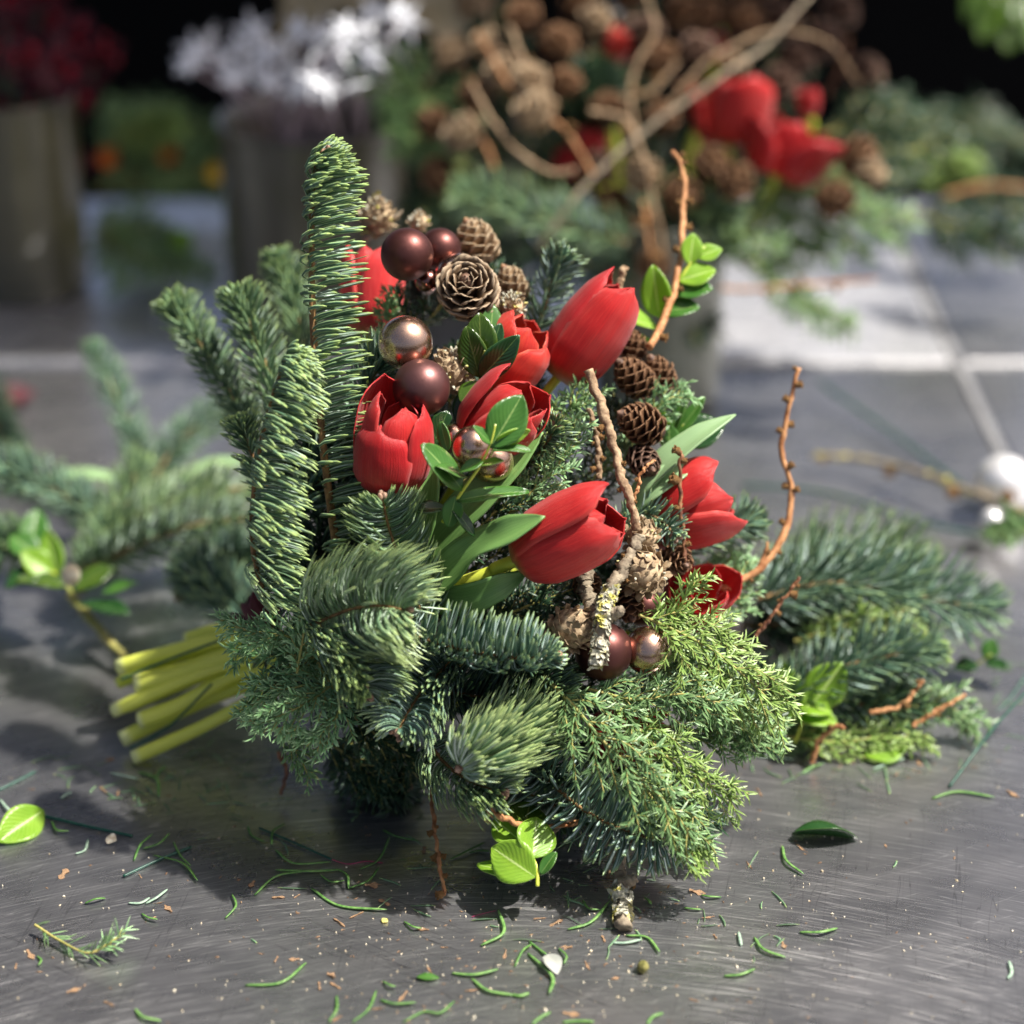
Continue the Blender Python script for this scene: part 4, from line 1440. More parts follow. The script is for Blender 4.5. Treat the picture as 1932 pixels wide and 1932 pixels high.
# tulip leaves (long blades) as things of their own
def blade(label, pts, w, nrm, mat='blade', fold=.35, name='tulip_leaf'):
    p = catmull(PP(pts), 26)
    t, N, B = frames(p)
    n = np.asarray(nrm, float)

    def fn(U, V):
        i = (V * 25).round().astype(int)
        tt = t[i]
        nn = unit(n - tt * (tt @ n)[..., None])
        s = np.cross(tt, nn)
        ww = w * .005 * np.interp(V, [0, .15, .45, .75, .93, 1], [.55, .85, 1, .75, .3, .02])
        return p[i] + s * (U * ww)[..., None] + nn * ((np.abs(U) ** 1.6) * ww * fold)[..., None]
    v, q, tt, ee = grid(fn, 9, 26)
    mb = MB()
    mb.add(v, q, t=tt, e=ee)
    o = mb.build(name, M[mat])
    so = o.modifiers.new('thick', 'SOLIDIFY')
    so.thickness = .0009
    so.offset = 0
    return tag(o, label, 'tulip leaf', 'tulip leaves of the bouquet')


blade('green tulip leaf tapering to a point over the front tulip head', [(800, 1118, 97.5), (880, 1050, 96.3), (950, 1010, 95.2), (1028, 974, 94.6)], 2.0, D(.4, .55, .6))
blade('green tulip leaf running under the stem of the front tulip', [(790, 1128, 98), (870, 1132, 97), (930, 1112, 96.6), (996, 1078, 97.2)], 1.5, D(.1, -.1, 1))
blade('pale tulip leaf pointing up right beyond the small brown cones', [(1188, 965, 102), (1240, 892, 101), (1310, 830, 101), (1388, 782, 101.5)], 1.6, D(-.35, .6, .6), 'blade_pale')
blade('second pale tulip leaf above the right hand tulip', [(1180, 985, 102), (1215, 935, 100.8), (1260, 903, 100.6), (1312, 880, 101)], 1.7, D(-.35, .5, .7), 'blade_pale')
blade('shaded tulip leaf behind the front box leaves', [(800, 1050, 99.5), (870, 970, 98.8), (950, 890, 98.6), (1025, 815, 98.8)], 1.9, D(-.2, .3, .9), 'blade')
blade('shaded tulip leaf just right of the left tulip', [(770, 1070, 99), (790, 1000, 98.2), (805, 930, 98), (815, 850, 98.4)], 1.7, D(-.3, .2, .9), 'blade')

# pale cut stem ends that belong to no tulip in view
def cut_stem(label, pts, r):
    p = catmull(PP(pts), 24)
    mb = MB()
    rr = np.full(24, r * .01)
    rr[0] *= .93
    tube(mb, p, rr, 14, bump=.02, seed=r * 31)
    return tag(mb.build('cut_stem', M['stem']), label, 'flower stem', 'pale cut stems of the bouquet')


cut_stem('thin pale cut stem squeezed between the thick ones', [(222, 1290, 109.4), (340, 1238, 109), (450, 1216, 108.2)], .30)
cut_stem('short pale cut stem ending highest in the bundle', [(300, 1234, 110), (370, 1214, 109.6), (470, 1170, 109)], .34)
cut_stem('pale cut stem on the underside of the bundle', [(240, 1330, 109.4), (350, 1285, 109), (460, 1238, 108.4)], .42)


def wire(label, pts, r=.055, mat='wire', cat='wire', group='dark green florist wires', name='florist_wire', n=40):
    p = catmull(PP(pts), n)
    mb = MB()
    tube(mb, p, r * .01, 6)
    return tag(mb.build(name, M[mat]), label, cat, group)


wire('dark green wire lying along the upper cut stems', [(228, 1282, 107.6), (330, 1240, 107), (425, 1205, 106.4)], .07)
wire('dark green wire under the bundle of cut stems', [(245, 1412, 107), (320, 1370, 106.6), (400, 1290, 106.4)], .06)

# ================================================================== box sprigs
F = D(0, 0, 1)
box_sprig('box sprig with glossy green leaves in front of the bauble', [(835, 985, 96.2), (870, 930, 95.4), (905, 880, 94.8), (925, 838, 94.4), (935, 800, 94.2)], [
    (872, 925, 95.3, 795, 838, 94.2, 1.55, D(.35, .55, .7)),
    (880, 900, 95.2, 822, 880, 94.0, .9, D(.2, .85, .5)),
    (912, 868, 94.8, 868, 892, 94.4, .65, D(-.1, .75, .6)),
    (925, 845, 94.4, 985, 745, 94.6, 1.75, D(.35, .3, .9)),
    (930, 850, 94.3, 1004, 852, 94.6, .62, D(.1, .85, .5)),
    (925, 838, 94.3, 892, 804, 93.8, .55, D(.3, .6, .7)),
    (935, 830, 94.3, 1000, 812, 94.8, .7, D(.3, -.5, .8), 'box_lime'),
    (862, 945, 95.5, 998, 928, 96.0, .85, D(.1, .7, .6), 'box'),
    (848, 960, 95.8, 765, 965, 95.8, .9, D(0, .8, .5), 'box_dark'),
    (852, 955, 95.7, 895, 1012, 96.0, .6, D(.2, .6, .6), 'box_dark'),
    (860, 935, 95.5, 845, 995, 95.8, .9, D(.3, .3, .9), 'box'),
    (845, 850, 95.8, 832, 795, 95.6, .6, D(-.5, .2, .8)),
    (902, 880, 94.9, 950, 870, 94.5, .55, D(.1, .8, .5), 'box_lime'),
])
box_sprig('box sprig with dark olive leaves under the small cone', [(905, 725, 100), (908, 690, 99.2), (915, 660, 98.8)], [
    (905, 712, 99.4, 880, 615, 98.8, 1.35, D(-.25, .1, 1), 'box_olive'),
    (908, 695, 99.3, 905, 590, 99.0, 1.55, D(-.1, .1, 1), 'box_olive'),
    (918, 690, 99.8, 930, 572, 100.2, 1.35, D(.4, .1, 1), 'box'),
    (905, 715, 99.2, 980, 632, 98.4, 1.3, D(.5, .4, .8), 'box_dark'),
    (925, 660, 99.4, 945, 610, 99.4, .7, D(.2, .2, 1), 'box_dark'),
    (895, 730, 99.6, 862, 800, 99.6, 1.1, D(-.3, -.3, .9), 'box_dark'),
    (900, 720, 99.2, 870, 760, 98.8, 1.0, D(-.4, .3, .8), 'box_olive'),
])
box_sprig('dark box sprig behind the purple bauble and left tulip', [(800, 880, 99.5), (815, 840, 99), (825, 800, 99)], [
    (815, 845, 99, 845, 775, 98.9, 1.3, D(.2, .3, .9), 'box_dark'),
    (812, 860, 99, 780, 800, 98.9, 1.2, D(-.2, .3, .9), 'box_dark'),
    (815, 870, 98.8, 860, 830, 98.8, 1.1, D(.2, .3, .9), 'box_dark')])
box_sprig('bright box sprig with lime leaves above the brown cones', [(1225, 650, 105.5), (1260, 580, 105.5), (1300, 500, 105.8), (1330, 465, 106)], [
    (1245, 600, 105.5, 1232, 500, 105, 1.5, D(-.3, .3, .9), 'box_lime'),
    (1240, 620, 105.3, 1175, 600, 104.5, 1.8, D(-.3, .7, .6), 'box_lime'),
    (1250, 590, 105.4, 1320, 580, 105, 1.4, D(.2, .6, .7), 'box'),
    (1280, 530, 105.6, 1350, 510, 105.6, 1.4, D(.3, .6, .7), 'box_lime'),
    (1270, 550, 105.6, 1345, 545, 105.3, 1.3, D(.1, .5, .8), 'box'),
    (1300, 500, 105.8, 1308, 440, 105.8, 1.1, D(.3, .2, .9), 'box_lime'),
    (1315, 485, 105.9, 1362, 470, 106, .9, D(.3, .5, .8), 'box_lime'),
    (1225, 640, 105.3, 1190, 650, 104.8, 1.0, D(-.3, .6, .7), 'box_lime')])
box_sprig('box sprig with dark oval leaf behind the pale tulip leaf', [(1240, 870, 104), (1275, 830, 104), (1290, 800, 104)], [
    (1275, 835, 104, 1368, 800, 104.2, 1.9, D(.1, .5, .8), 'box_dark'),
    (1270, 830, 104, 1330, 750, 104, .7, D(-.4, .3, .8), 'box'),
    (1265, 820, 104, 1300, 735, 104, .6, D(-.4, .3, .8), 'box'),
    (1260, 815, 104, 1235, 760, 104, .6, D(-.3, .3, .8), 'box_lime'),
    (1262, 850, 103.6, 1262, 800, 103.4, 1.0, D(.2, .3, .8), 'box')])
box_sprig('backlit lime box sprig on the table under the bouquet', [(1014, 1672, 95.3), (1013, 1640, 95.6), (1002, 1610, 96.0), (985, 1570, 96.8)], [
    (1010, 1655, 95.4, 928, 1598, 96.2, 1.95, D(.25, -.05, 1), 'box_lime'),
    (1004, 1620, 95.8, 1012, 1542, 97.0, 1.9, D(.3, .1, .9), 'box_lime'),
    (1000, 1658, 95.8, 900, 1632, 97.2, 1.1, D(.1, .75, .6), 'box_lime'),
    (1020, 1650, 95.4, 1050, 1608, 95.6, .6, D(-.5, .3, .8), 'box'),
    (985, 1590, 96.6, 932, 1545, 97.6, 1.5, D(.1, .3, .9), 'box_lime'),
    (985, 1575, 96.8, 1000, 1515, 98.2, 1.8, D(.2, .3, .9), 'box_olive')])

# ================================================================== baubles
bauble('matte dark brown bauble, the front one of the top pair', (768, 480, 100.3), 50, 'b_matte')
bauble('matte dark brown bauble half hidden behind its twin', (830, 470, 102.5), 40, 'b_matte')
bauble('shiny copper bauble mostly covered by the open cone', (865, 522, 101.6), 45, 'b_shiny')
bauble('tiny shiny brown bauble below the top pair', (806, 530, 101.6), 23, 'b_shiny_dk')
bauble('shiny tan bauble alone beside the tall fir', (765, 647, 98.6), 52, 'b_shiny')
bauble('matte mauve brown bauble with swirl above the left tulip', (795, 731, 97.6), 54.5, 'b_matte_sw', pole=D(-.08, -.22, -1))
bauble('shiny copper bauble behind the front box leaves', (893, 843, 97), 41, 'b_shiny')
bauble('lower shiny copper bauble streaked by red reflection', (927, 868, 98.4), 44, 'b_shiny')
bauble('copper bauble sliver left of the leaf covered one', (858, 822, 98.8), 24, 'b_shiny')
bauble('matte brown bauble behind the lichen twig end', (1139, 1229, 98.2), 55, 'b_matte')
bauble('shiny bronze bauble at the lower right of the bouquet', (1222, 1227, 98.6), 46, 'b_shiny')
bauble('matte brown bauble tucked under the old cone', (1214, 1145, 100.8), 37, 'b_matte')

# ================================================================== cones
cone('open larch cone with pale rims facing forward at the top', P(888, 570, 101.4), D(-.10, .45, 1), L=2.6, Rr=1.50, n=60, mat='cone_rim', openk=.86, curl=.14, ssz=.92)
cone('blurred tan larch cone behind the matte pair', P(920, 500, 105), D(-.45, .9, .25), L=2.8, Rr=1.20, n=58, mat='cone_tan', openk=.7)
cone('blurred grey tan cone right of the pale rimmed one', P(985, 570, 104), D(-.5, .9, .3), L=2.3, Rr=.9, n=50, mat='cone_tan', openk=.6)
cone('brown larch cone nearest the pale twig, pointing left', P(1250, 820, 101.6), D(-.9, .42, .45), L=2.9, Rr=1.12, n=64, mat='cone_brown', openk=.72)
cone('brown larch cone above the left pointing one', P(1230, 745, 103), D(-.8, .75, .3), L=2.8, Rr=1.05, n=62, mat='cone_brown', openk=.7)
cone('brown larch cone at the upper right of the cluster', P(1262, 745, 104), D(-.45, .9, .2), L=2.4, Rr=.95, n=58, mat='cone_brown', openk=.7)
cone('brown larch cone highest in the right cluster', P(1205, 690, 104.5), D(-.35, .95, .2), L=2.2, Rr=.9, n=56, mat='cone_brown', openk=.65)
cone('dark closed larch cone with tip facing the viewer', P(1196, 850, 101.8), D(.45, -.55, .8), L=2.2, Rr=1.0, n=64, mat='cone_dark', openk=.45)
cone('small brown cone under the front tulip petals', P(1095, 1085, 100), D(.3, -.5, .5), L=1.6, Rr=.8, n=40, mat='cone_brown', openk=.75)
cone('small brown cone hidden between lichen twig and bauble', P(1180, 1110, 100), D(.15, -.8, .5), L=2.0, Rr=.85, n=44, mat='cone_brown', openk=.8)
cone('dark larch cone under the arched fir close to the table', P(1180, 1560, 99.5), D(.9, -.2, .4), L=2.2, Rr=.85, n=50, mat='cone_brown', openk=.7)
cone('brown cone cluster piece behind the budded thin twig', P(1255, 1045, 101.5), D(.5, -.3, .6), L=1.8, Rr=.85, n=44, mat='cone_brown', openk=.85)
old_cone('shaggy round old cone below the front tulip tip', (1212, 1078, 98.0), 46, D(-.5, .35, .6), lich=6)
old_cone('shaggy round old cone left of the lichen twig', (1080, 1185, 97.3), 45, D(.75, .1, .7))
old_cone('old cone with curled bracts above the round shaggy one', (1210, 1012, 98.8), 34, D(.2, .7, .6), n=60, lich=10)
old_cone('lichen covered knob beside the swirled bauble', (850, 700, 100), 40, D(-.4, .6, .6), lich=60)
old_cone('knob with white lichen between cone and pointed tulip', (965, 580, 101.5), 26, D(.2, .5, .7), n=50, lich=50)
old_cone('blurred mossy knob at the very top left of the bouquet', (712, 410, 107), 34, D(.2, .8, .5), lich=20)
old_cone('blurred small knob right of the mossy top knob', (790, 420, 106.5), 20, D(.2, .8, .5), n=40, lich=12)

# ================================================================== larch twigs
twig('pale larch twig running down past the cones to the front tulip', [(1110, 698, 99), (1135, 770, 98.8), (1158, 840, 98.5), (1172, 900, 98), (1190, 950, 97.7), (1200, 1000, 97.8)],
     .24, .20, 'twig', buds=[(.25, 1), (.5, -1), (.66, 1), (.8, -1)], budr=.16, bumpk=.2)
twig('lichen crusted twig end hanging in front of the matte bauble', [(1205, 1010, 97.8), (1185, 1060, 97.2), (1150, 1120, 96.6), (1135, 1180, 96), (1130, 1255, 95.4)],
     .26, .34, 'twig_grey', lichen=260, lich_rng=(.45, 1), bumpk=.3, buds=[(.2, 1), (.35, -1)], lsize=.0019,
     side=[[(1140, 1165, 96.3), (1160, 1158, 96), (1175, 1150, 95.8)]])
twig('knotty grey twig behind the front tulip tip', [(1100, 1060, 98.8), (1105, 1110, 98.3), (1118, 1160, 97.5)], .34, .30, 'twig_grey', bumpk=.35, buds=[(.5, -1)])
twig('short knobbly twig hanging left of the pale larch twig', [(1112, 770, 100.2), (1126, 830, 100), (1130, 905, 100)], .12, .16, 'twig', buds=[(.2, 1), (.4, -1), (.5, 1), (.7, -1), (.85, 1)], budr=.2)
twig('curling tiny twig over the dark closed cone', [(1235, 868, 98.3), (1215, 885, 98), (1205, 920, 97.8), (1195, 945, 97.8)], .07, .08, 'twig_orange', buds=[(.5, 1)], budr=.1)
twig('knobbly orange twig rising from the cones to the upper right', [(1225, 655, 103), (1258, 590, 104.5), (1282, 500, 106), (1290, 400, 107.5), (1288, 320, 108.5), (1268, 285, 109)],
     .20, .12, 'twig_orange', buds=[(.12, 1), (.22, -1), (.3, 1), (.42, -1), (.5, 1), (.6, -1), (.68, 1), (.78, -1), (.86, 1), (.95, 1)], budr=.2)
twig('thin dark budded twig in front of the right tulip', [(1296, 1075, 100.5), (1290, 1010, 100.2), (1284, 940, 100), (1284, 870, 99.8), (1283, 850, 99.8)],
     .10, .09, 'twig_red', buds=[(.2, 1), (.42, -1), (.64, -1), (.82, 1), (.98, -1)], budr=.26)
twig('long curved orange twig sweeping up at the right', [(1365, 1112, 103.5), (1430, 1075, 104), (1478, 1010, 104.5), (1492, 930, 105), (1475, 850, 105), (1490, 760, 105), (1508, 695, 105)],
     .20, .11, 'twig_orange', buds=[(.1, 1), (.2, -1), (.3, 1), (.42, -1), (.5, 1), (.57, -1), (.63, 1), (.70, -1), (.78, 1), (.86, -1), (.94, 1), (.99, -1)], budr=.2,
     side=[[(1365, 1112, 103.5), (1340, 1085, 103.5), (1335, 1060, 103.2)], [(1375, 1108, 103.4), (1395, 1130, 103.2)], [(1430, 1075, 104), (1445, 1040, 104), (1448, 1022, 104)]])
twig('short budded twig at right pointing up from the juniper', [(1425, 1203, 103), (1465, 1150, 103), (1508, 1090, 103)], .10, .08, 'twig_red', buds=[(.2, -1), (.45, 1), (.6, -1), (.75, 1), (.9, 1)], budr=.18)
twig('thin rust twig hanging to the table at lower left of centre', [(815, 1490, 101), (820, 1560, 99.5), (828, 1625, 98.2), (838, 1690)], .10, .09, 'twig_orange',
     buds=[(.05, 1), (.3, -1), (.33, 1), (.6, -1), (.63, 1), (.82, -1), (.98, 1)], budr=.18, bumpk=.25)
twig('crooked brown twig under the low fir sprig', [(900, 1518, 96.6), (940, 1540, 96.3), (985, 1558, 96.6), (1040, 1560, 97.5), (1110, 1545, 98.5)], .16, .12, 'twig_orange', buds=[(.02, -1), (.3, -1), (.5, 1), (.7, -1)], budr=.16,
     side=[[(905, 1522, 96.6), (915, 1545, 96.8), (925, 1552, 97)]])
twig('thick twig leg with white lichen standing on the table', [(1140, 1560, 98.5), (1165, 1620, 97.5), (1172, 1680, 96.8), (1178, 1752, 95.9)], .24, .34, 'twig_grey',
     lichen=160, lich_rng=(.62, .92), bumpk=.25, buds=[(.55, -1)], budr=.3, lsize=.0022, side=[[(1172, 1670, 96.8), (1190, 1662, 96.6), (1200, 1655, 96.6)]])
twig('blurred lichen twig tip sticking up at the bouquet top', [(690, 455, 107), (700, 410, 107), (710, 370, 107)], .22, .14, 'twig_grey', lichen=40, lich='lichen_y', side=[[(705, 395, 107), (740, 410, 107), (760, 398, 107)]])
twig('twig stub poking out behind the biggest tulip', [(1165, 560, 104), (1176, 505, 104)], .18, .16, 'twig')
twig('reddish twig hanging low at the left under the stems', [(525, 1420, 104), (540, 1450, 104), (530, 1500, 104)], .10, .08, 'twig_red')
twig('shaded twig reaching down behind the lime leaves', [(1085, 1540, 100), (1040, 1570, 99), (1010, 1610, 98)], .14, .12, 'twig_grey')
# ================================================================== things lying on the table, near
LN = [
 # zoom-A coordinates (x*.5, 1358.5+y*.5)
 ('A', [(925, 1000), (1060, 990), (1155, 915)], 1, 'curved green fir needle at lower centre, a bow opening upward'),
 ('A', [(1175, 635), (1280, 700), (1460, 715)], 1, 'long thick fir needle in front of the thin rust twig'),
 ('A', [(850, 748), (890, 700), (875, 655)], 0, 'hooked fir needle standing alone left of the thick long one'),
 ('A', [(960, 660), (1040, 590), (1150, 570)], 1, 'long arched needle at the left of the needle tangle'),
 ('A', [(1040, 490), (1110, 540), (1250, 535)], 1, 'topmost needle of the needle tangle'),
 ('A', [(1040, 565), (1160, 570), (1280, 565)], 1, 'straight middle needle of the needle tangle'),
 ('A', [(1210, 585), (1250, 610), (1300, 605)], 0, 'short inner needle of the needle tangle'),
 ('A', [(1270, 560), (1310, 585), (1315, 635)], 0, 'needle bent downward at the right of the tangle'),
 ('A', [(1315, 635), (1390, 605), (1430, 555)], 0, 'needle curving up right from the tangle'),
 ('A', [(1360, 562), (1430, 525), (1470, 440)], 0, 'steep needle between the tangle and the rust twig'),
 ('A', [(1445, 415), (1500, 440), (1580, 455)], 0, 'needle just left of the rust twig'),
 ('A', [(935, 400), (950, 435), (1000, 460)], 0, 'small bent needle above the needle tangle'),
 ('A', [(1025, 470), (1030, 420), (1075, 390)], 0, 'dark upright needle crossing the green wire'),
 ('A', [(540, 485), (600, 465), (640, 425)], 1, 'fat pale green needle near the short green wire'),
 ('A', [(505, 530), (530, 470), (575, 430)], 0, 'dark bowed needle left of the fat pale one'),
 ('A', [(655, 460), (680, 510), (720, 550)], 0, 'needle lying across the short green wire'),
 ('A', [(580, 510), (690, 540), (745, 605)], 0, 'long drooping needle under the short green wire'),
 ('A', [(485, 690), (530, 690), (565, 670)], 2, 'pale needle, left one of the short pale pair'),
 ('A', [(550, 692), (590, 670), (632, 638)], 2, 'pale needle, right one of the short pale pair'),
 ('A', [(320, 692), (360, 675), (398, 672)], 0, 'short needle alone at left of the pale pair'),
 ('A', [(535, 730), (560, 745), (595, 752)], 0, 'short dark needle below the pale pair'),
 ('A', [(285, 505), (320, 490), (332, 450)], 2, 'pale bent needle below the long green wire'),
 ('A', [(195, 380), (215, 415), (260, 418)], 0, 'bent needle just under the long green wire'),
 ('A', [(0, 300), (25, 330), (60, 360)], 2, 'pale needle at the left edge above the lime leaf'),
 ('A', [(140, 890), (155, 905), (145, 925)], 0, 'tiny curled needle below the fallen juniper tip'),
 ('A', [(510, 1090), (540, 1120), (608, 1135)], 1, 'thick needle at the bottom left edge'),
 ('A', [(1270, 1040), (1270, 1090), (1240, 1140)], 0, 'left needle of the three at the bottom centre edge'),
 ('A', [(1330, 1140), (1390, 1090), (1420, 1020)], 0, 'middle steep needle at the bottom centre edge'),
 ('A', [(1435, 1055), (1490, 1070), (1570, 1065)], 0, 'straight needle right of the steep bottom one'),
 ('A', [(1520, 1140), (1600, 1100), (1660, 1105), (1715, 1060)], 0, 'wavy needle at the bottom centre edge'),
 ('A', [(1705, 955), (1790, 960), (1880, 940)], 1, 'thick straight needle left of the white petal'),
 ('A', [(1780, 975), (1840, 1020), (1940, 1038)], 1, 'thick needle below the straight one by the white petal'),
 ('A', [(1815, 850), (1900, 800), (1880, 715)], 1, 'hook shaped needle above the white petal'),
 ('A', [(1525, 760), (1560, 780), (1590, 785)], 0, 'short needle with brown tip below the rust twig'),
 ('A', [(1445, 985), (1470, 1000), (1492, 1005)], 0, 'tiny needle at the lower centre of the table'),
 ('A', [(230, 295), (250, 280), (272, 272)], 2, 'tiny pale needle at the left below the stems'),
 ('A', [(420, 200), (470, 210), (520, 222)], 2, 'yellowish needle just below the cut stems'),
 ('A', [(520, 195), (590, 220), (600, 290)], 1, 'bright bent needle below the cut stems'),
 ('A', [(590, 215), (605, 190), (625, 172)], 1, 'bright short needle touching the bent one below the stems'),
 ('A', [(1515, 245), (1560, 235), (1640, 240)], 2, 'pale needle in the shade at the foot of the bouquet'),
 ('A', [(1700, 525), (1770, 490), (1830, 460)], 0, 'shaded needle left of the backlit box sprig'),
 ('A', [(1770, 500), (1810, 492), (1850, 495)], 0, 'second shaded needle left of the backlit box sprig'),
 ('B', [(1020, 475), (1035, 530), (1100, 580)], 1, 'dark thick needle below the big dark leaf'),
 ('B', [(1085, 800), (1160, 800), (1228, 785)], 1, 'straight needle with dark end right of centre bottom'),
 ('B', [(915, 820), (950, 865), (1032, 895)], 1, 'dark bowed needle casting a thin shadow'),
 ('B', [(800, 965), (860, 960), (917, 938)], 1, 'green needle in the bright patch at the bottom'),
 ('B', [(855, 800), (860, 825), (865, 850)], 2, 'tiny pale upright needle on the bright steel'),
 ('B', [(648, 708), (680, 712), (715, 715)], 0, 'small straight needle right of the lichen twig'),
 ('B', [(380, 840), (430, 840), (487, 828)], 2, 'pale needle beneath the lichen twig end'),
 ('B', [(430, 812), (510, 820), (557, 875)], 1, 'arched thick needle beside the lichen twig end'),
 ('B', [(210, 790), (300, 760), (370, 680)], 1, 'long curved needle left of the lichen twig end'),
 ('B', [(268, 680), (290, 710), (330, 715)], 0, 'hooked needle on top of the long curved one'),
 ('B', [(60, 880), (130, 940), (155, 980), (140, 1030)], 1, 'dark needle passing under the white petal'),
 ('B', [(10, 930), (40, 870), (75, 845)], 0, 'needle rising left of the white petal'),
 ('B', [(65, 835), (110, 870), (130, 885)], 0, 'needle meeting the white petal from above'),
 ('B', [(175, 860), (205, 890), (195, 920)], 0, 'bent needle touching the right of the white petal'),
 ('B', [(500, 670), (515, 680), (525, 695)], 1, 'stubby needle right of the lichen twig'),
 ('B', [(1585, 295), (1680, 270), (1820, 290)], 1, 'long flat needle near the curved wire at right'),
 ('B', [(1870, 975), (1885, 950), (1875, 908)], 2, 'pale upright needle at the right edge'),
 ('B', [(75, 1147), (110, 1120), (145, 1102)], 1, 'needle cut by the bottom edge left of centre'),
 ('B', [(510, 1147), (530, 1120), (570, 1105)], 1, 'needle cut by the bottom edge right of centre'),
 ('B', [(190, 1140), (250, 1136), (310, 1138)], 1, 'flat needle lying along the bottom edge'),
 ('B', [(0, 1035), (30, 1040), (65, 1030)], 1, 'short thick needle near the white petal stem'),
 ('B', [(715, 660), (740, 665), (790, 668)], 0, 'small needle above the bright patch'),
 ('B', [(920, 135), (990, 140), (1065, 148)], 2, 'blurred pale needle at the front of the right heap'),
 ('B', [(1360, 185), (1430, 160), (1480, 145)], 2, 'blurred pale needle below the lime leaf at right'),
 ('B', [(1095, 200), (1125, 180), (1170, 165)], 1, 'green shred with its shadow below the right heap'),
]


def tc(k, q):
    return (q[0] * .5, 1358.5 + q[1] * .5) if k == 'A' else (966 + q[0] * .5, 1358.5 + q[1] * .5)


M['loose'] = [noisy_mat('loose_needle', (.045, .13, .030), (.12, .24, .06), .4, 500, 3, .2, .0004),
              noisy_mat('loose_needle_fresh', (.06, .16, .035), (.17, .31, .09), .38, 500, 3, .2, .0004),
              noisy_mat('loose_needle_pale', (.20, .30, .22), (.33, .44, .33), .45, 500, 3, .2, .0004)]
Rn = np.random.RandomState(17)
for k, pts, kind, lab in LN:
    w3 = []
    m = len(pts)
    for i, q in enumerate(pts):
        x, y = tc(k, q)
        # curled needles lift slightly off the metal
        h = .07 + (Rn.uniform(.0, .16) if 0 < i < m - 1 else (Rn.uniform(0, .10) if i else 0))
        w3.append(T(x, y, h))
    p = catmull(np.array(w3), 14)
    mb = MB()
    wd = (.062 if kind == 0 else .078) * .01 * Rn.uniform(.95, 1.15)
    rad = wd * np.interp(np.linspace(0, 1, 14), [0, .1, .8, .95, 1], [.55, .9, 1, .75, .35])
    tube(mb, p, rad, 6, flat=.55)
    ob = mb.build('loose_needle', M['loose'][kind])
    tag(ob, lab, 'needle', 'loose fir needles on the steel table')

wire('dark green wire cut off by the left edge, pointing at the stems', [T(-6, 1492, .1), T(30, 1475, .1), T(66, 1456, .1)], .07)
wire('long dark green wire beside the lime leaf at left', [T(20, 1528, .1), T(85, 1540, .1), T(170, 1560, .1), T(250, 1577, .1)], .07)
wire('short dark green wire with needle across it at left', [T(233, 1653, .1), T(300, 1622, .1), T(360, 1598, .1)], .07)
wire('thin green wire running into the magenta thread', [T(489, 1562, .1), T(560, 1592, .1), T(625, 1621, .1)], .055)
wire('magenta thread on the steel below the bouquet', [T(620, 1619, .06), T(655, 1630, .06), T(690, 1625, .06), T(722, 1628, .06)], .022, 'thread', 'thread', 'magenta threads', 'thread')
wire('faint magenta thread right of the hook shaped needle', [T(890, 1730, .05), T(910, 1724, .05), T(935, 1718, .05)], .014, 'thread', 'thread', 'magenta threads', 'thread')
wire('dark green wire arching off the right edge above the steel', [T(1791, 1484, .1), P(1842, 1415, 107), P(1895, 1350, 108), P(1950, 1290, 109)], .075)
wire('looping green wire in the heap at right', [P(1575, 1375, 112), P(1700, 1372, 112), P(1760, 1380, 112)], .06)
wire('blurred green wire hooking down at the right edge', [P(1818, 1310, 112), P(1850, 1345, 111.5), P(1890, 1335, 112), P(1950, 1255, 114)], .08)
wire('long blurred green wire slanting across the bright steel', [T(1545, 720, 1.5), T(1680, 815, .8), T(1850, 940, .4), T(1930, 975, .3)], .13)
wire('second blurred green wire lower on the bright steel', [T(1400, 915, .5), T(1560, 930, .5), T(1740, 985, .4), T(1850, 1010, .3)], .11)


def fallen_leaf(label, base, tip, w, nrm, mat, h0=.12, h1=.5, **kw):
    b, t_ = T(base[0], base[1], h0), T(tip[0], tip[1], h1)
    mb = MB()
    leaf_mb(mb, b, t_, w, nrm, R=Rn, **kw)
    # rest it on the metal
    v = mb.v[0]
    lo = v[:, 2].min()
    mb.v[0] = v + np.array([0, 0, .0005 - min(lo, .0005)])
    o = mb.build('box_leaf', M[mat])
    so = o.modifiers.new('thick', 'SOLIDIFY')
    so.thickness = .0005
    so.offset = 0
    return tag(o, label, 'leaf', 'box leaves fallen on the table')


fallen_leaf('pale lime leaf near the left edge on the table', (82, 1530), (-4, 1590), 1.75, (0.3, -.6, .8), 'box_lime', .3, .2, fold=.35, curl=.06, sharp=.8)
fallen_leaf('large dark boat shaped leaf alone on the right', (1618, 1583), (1494, 1574), 1.75, (0.05, .45, .9), 'box_dark', .15, .3, fold=.55, curl=.10, sharp=.75)
fallen_leaf('narrow bright green leaf at the bottom centre', (828, 1846), (786, 1844), .35, (0, 0, 1), 'box', .05, .08)
fallen_leaf('blurred lime leaf in front of the right heap', (1712, 1408), (1630, 1425), 1.6, (0, -.5, .9), 'box_lime', .6, .3, fold=.3, curl=.10)
fallen_leaf('tiny yellow leaf scrap below the rust twig', (722, 1741), (730, 1734), .25, (0, 0, 1), 'lichen_y', .05, .08)
mb = MB()
leaf_mb(mb, T(1035, 1800, .5), T(1052, 1838, .15), .75, (.4, -.8, .6), fold=.2, curl=.25, R=Rn, shape=.8)
leaf_mb(mb, T(1026, 1804, .3), T(1050, 1822, .3), .5, (.2, -.5, .9), fold=.2, curl=.15, R=Rn)
M['white_petal'] = noisy_mat('white_petal', (.24, .25, .22), (.34, .35, .31), .5, 60, 2, .1)
tag(mb.build('petal_scrap', M['white_petal']), 'small curled white petal among needles near the bottom', 'petal')
mb = MB()
ellipsoid(mb, T(1213, 1824, .25), (.2, .1, 1), .0028, .0027, 12, 9, Rn, .1)
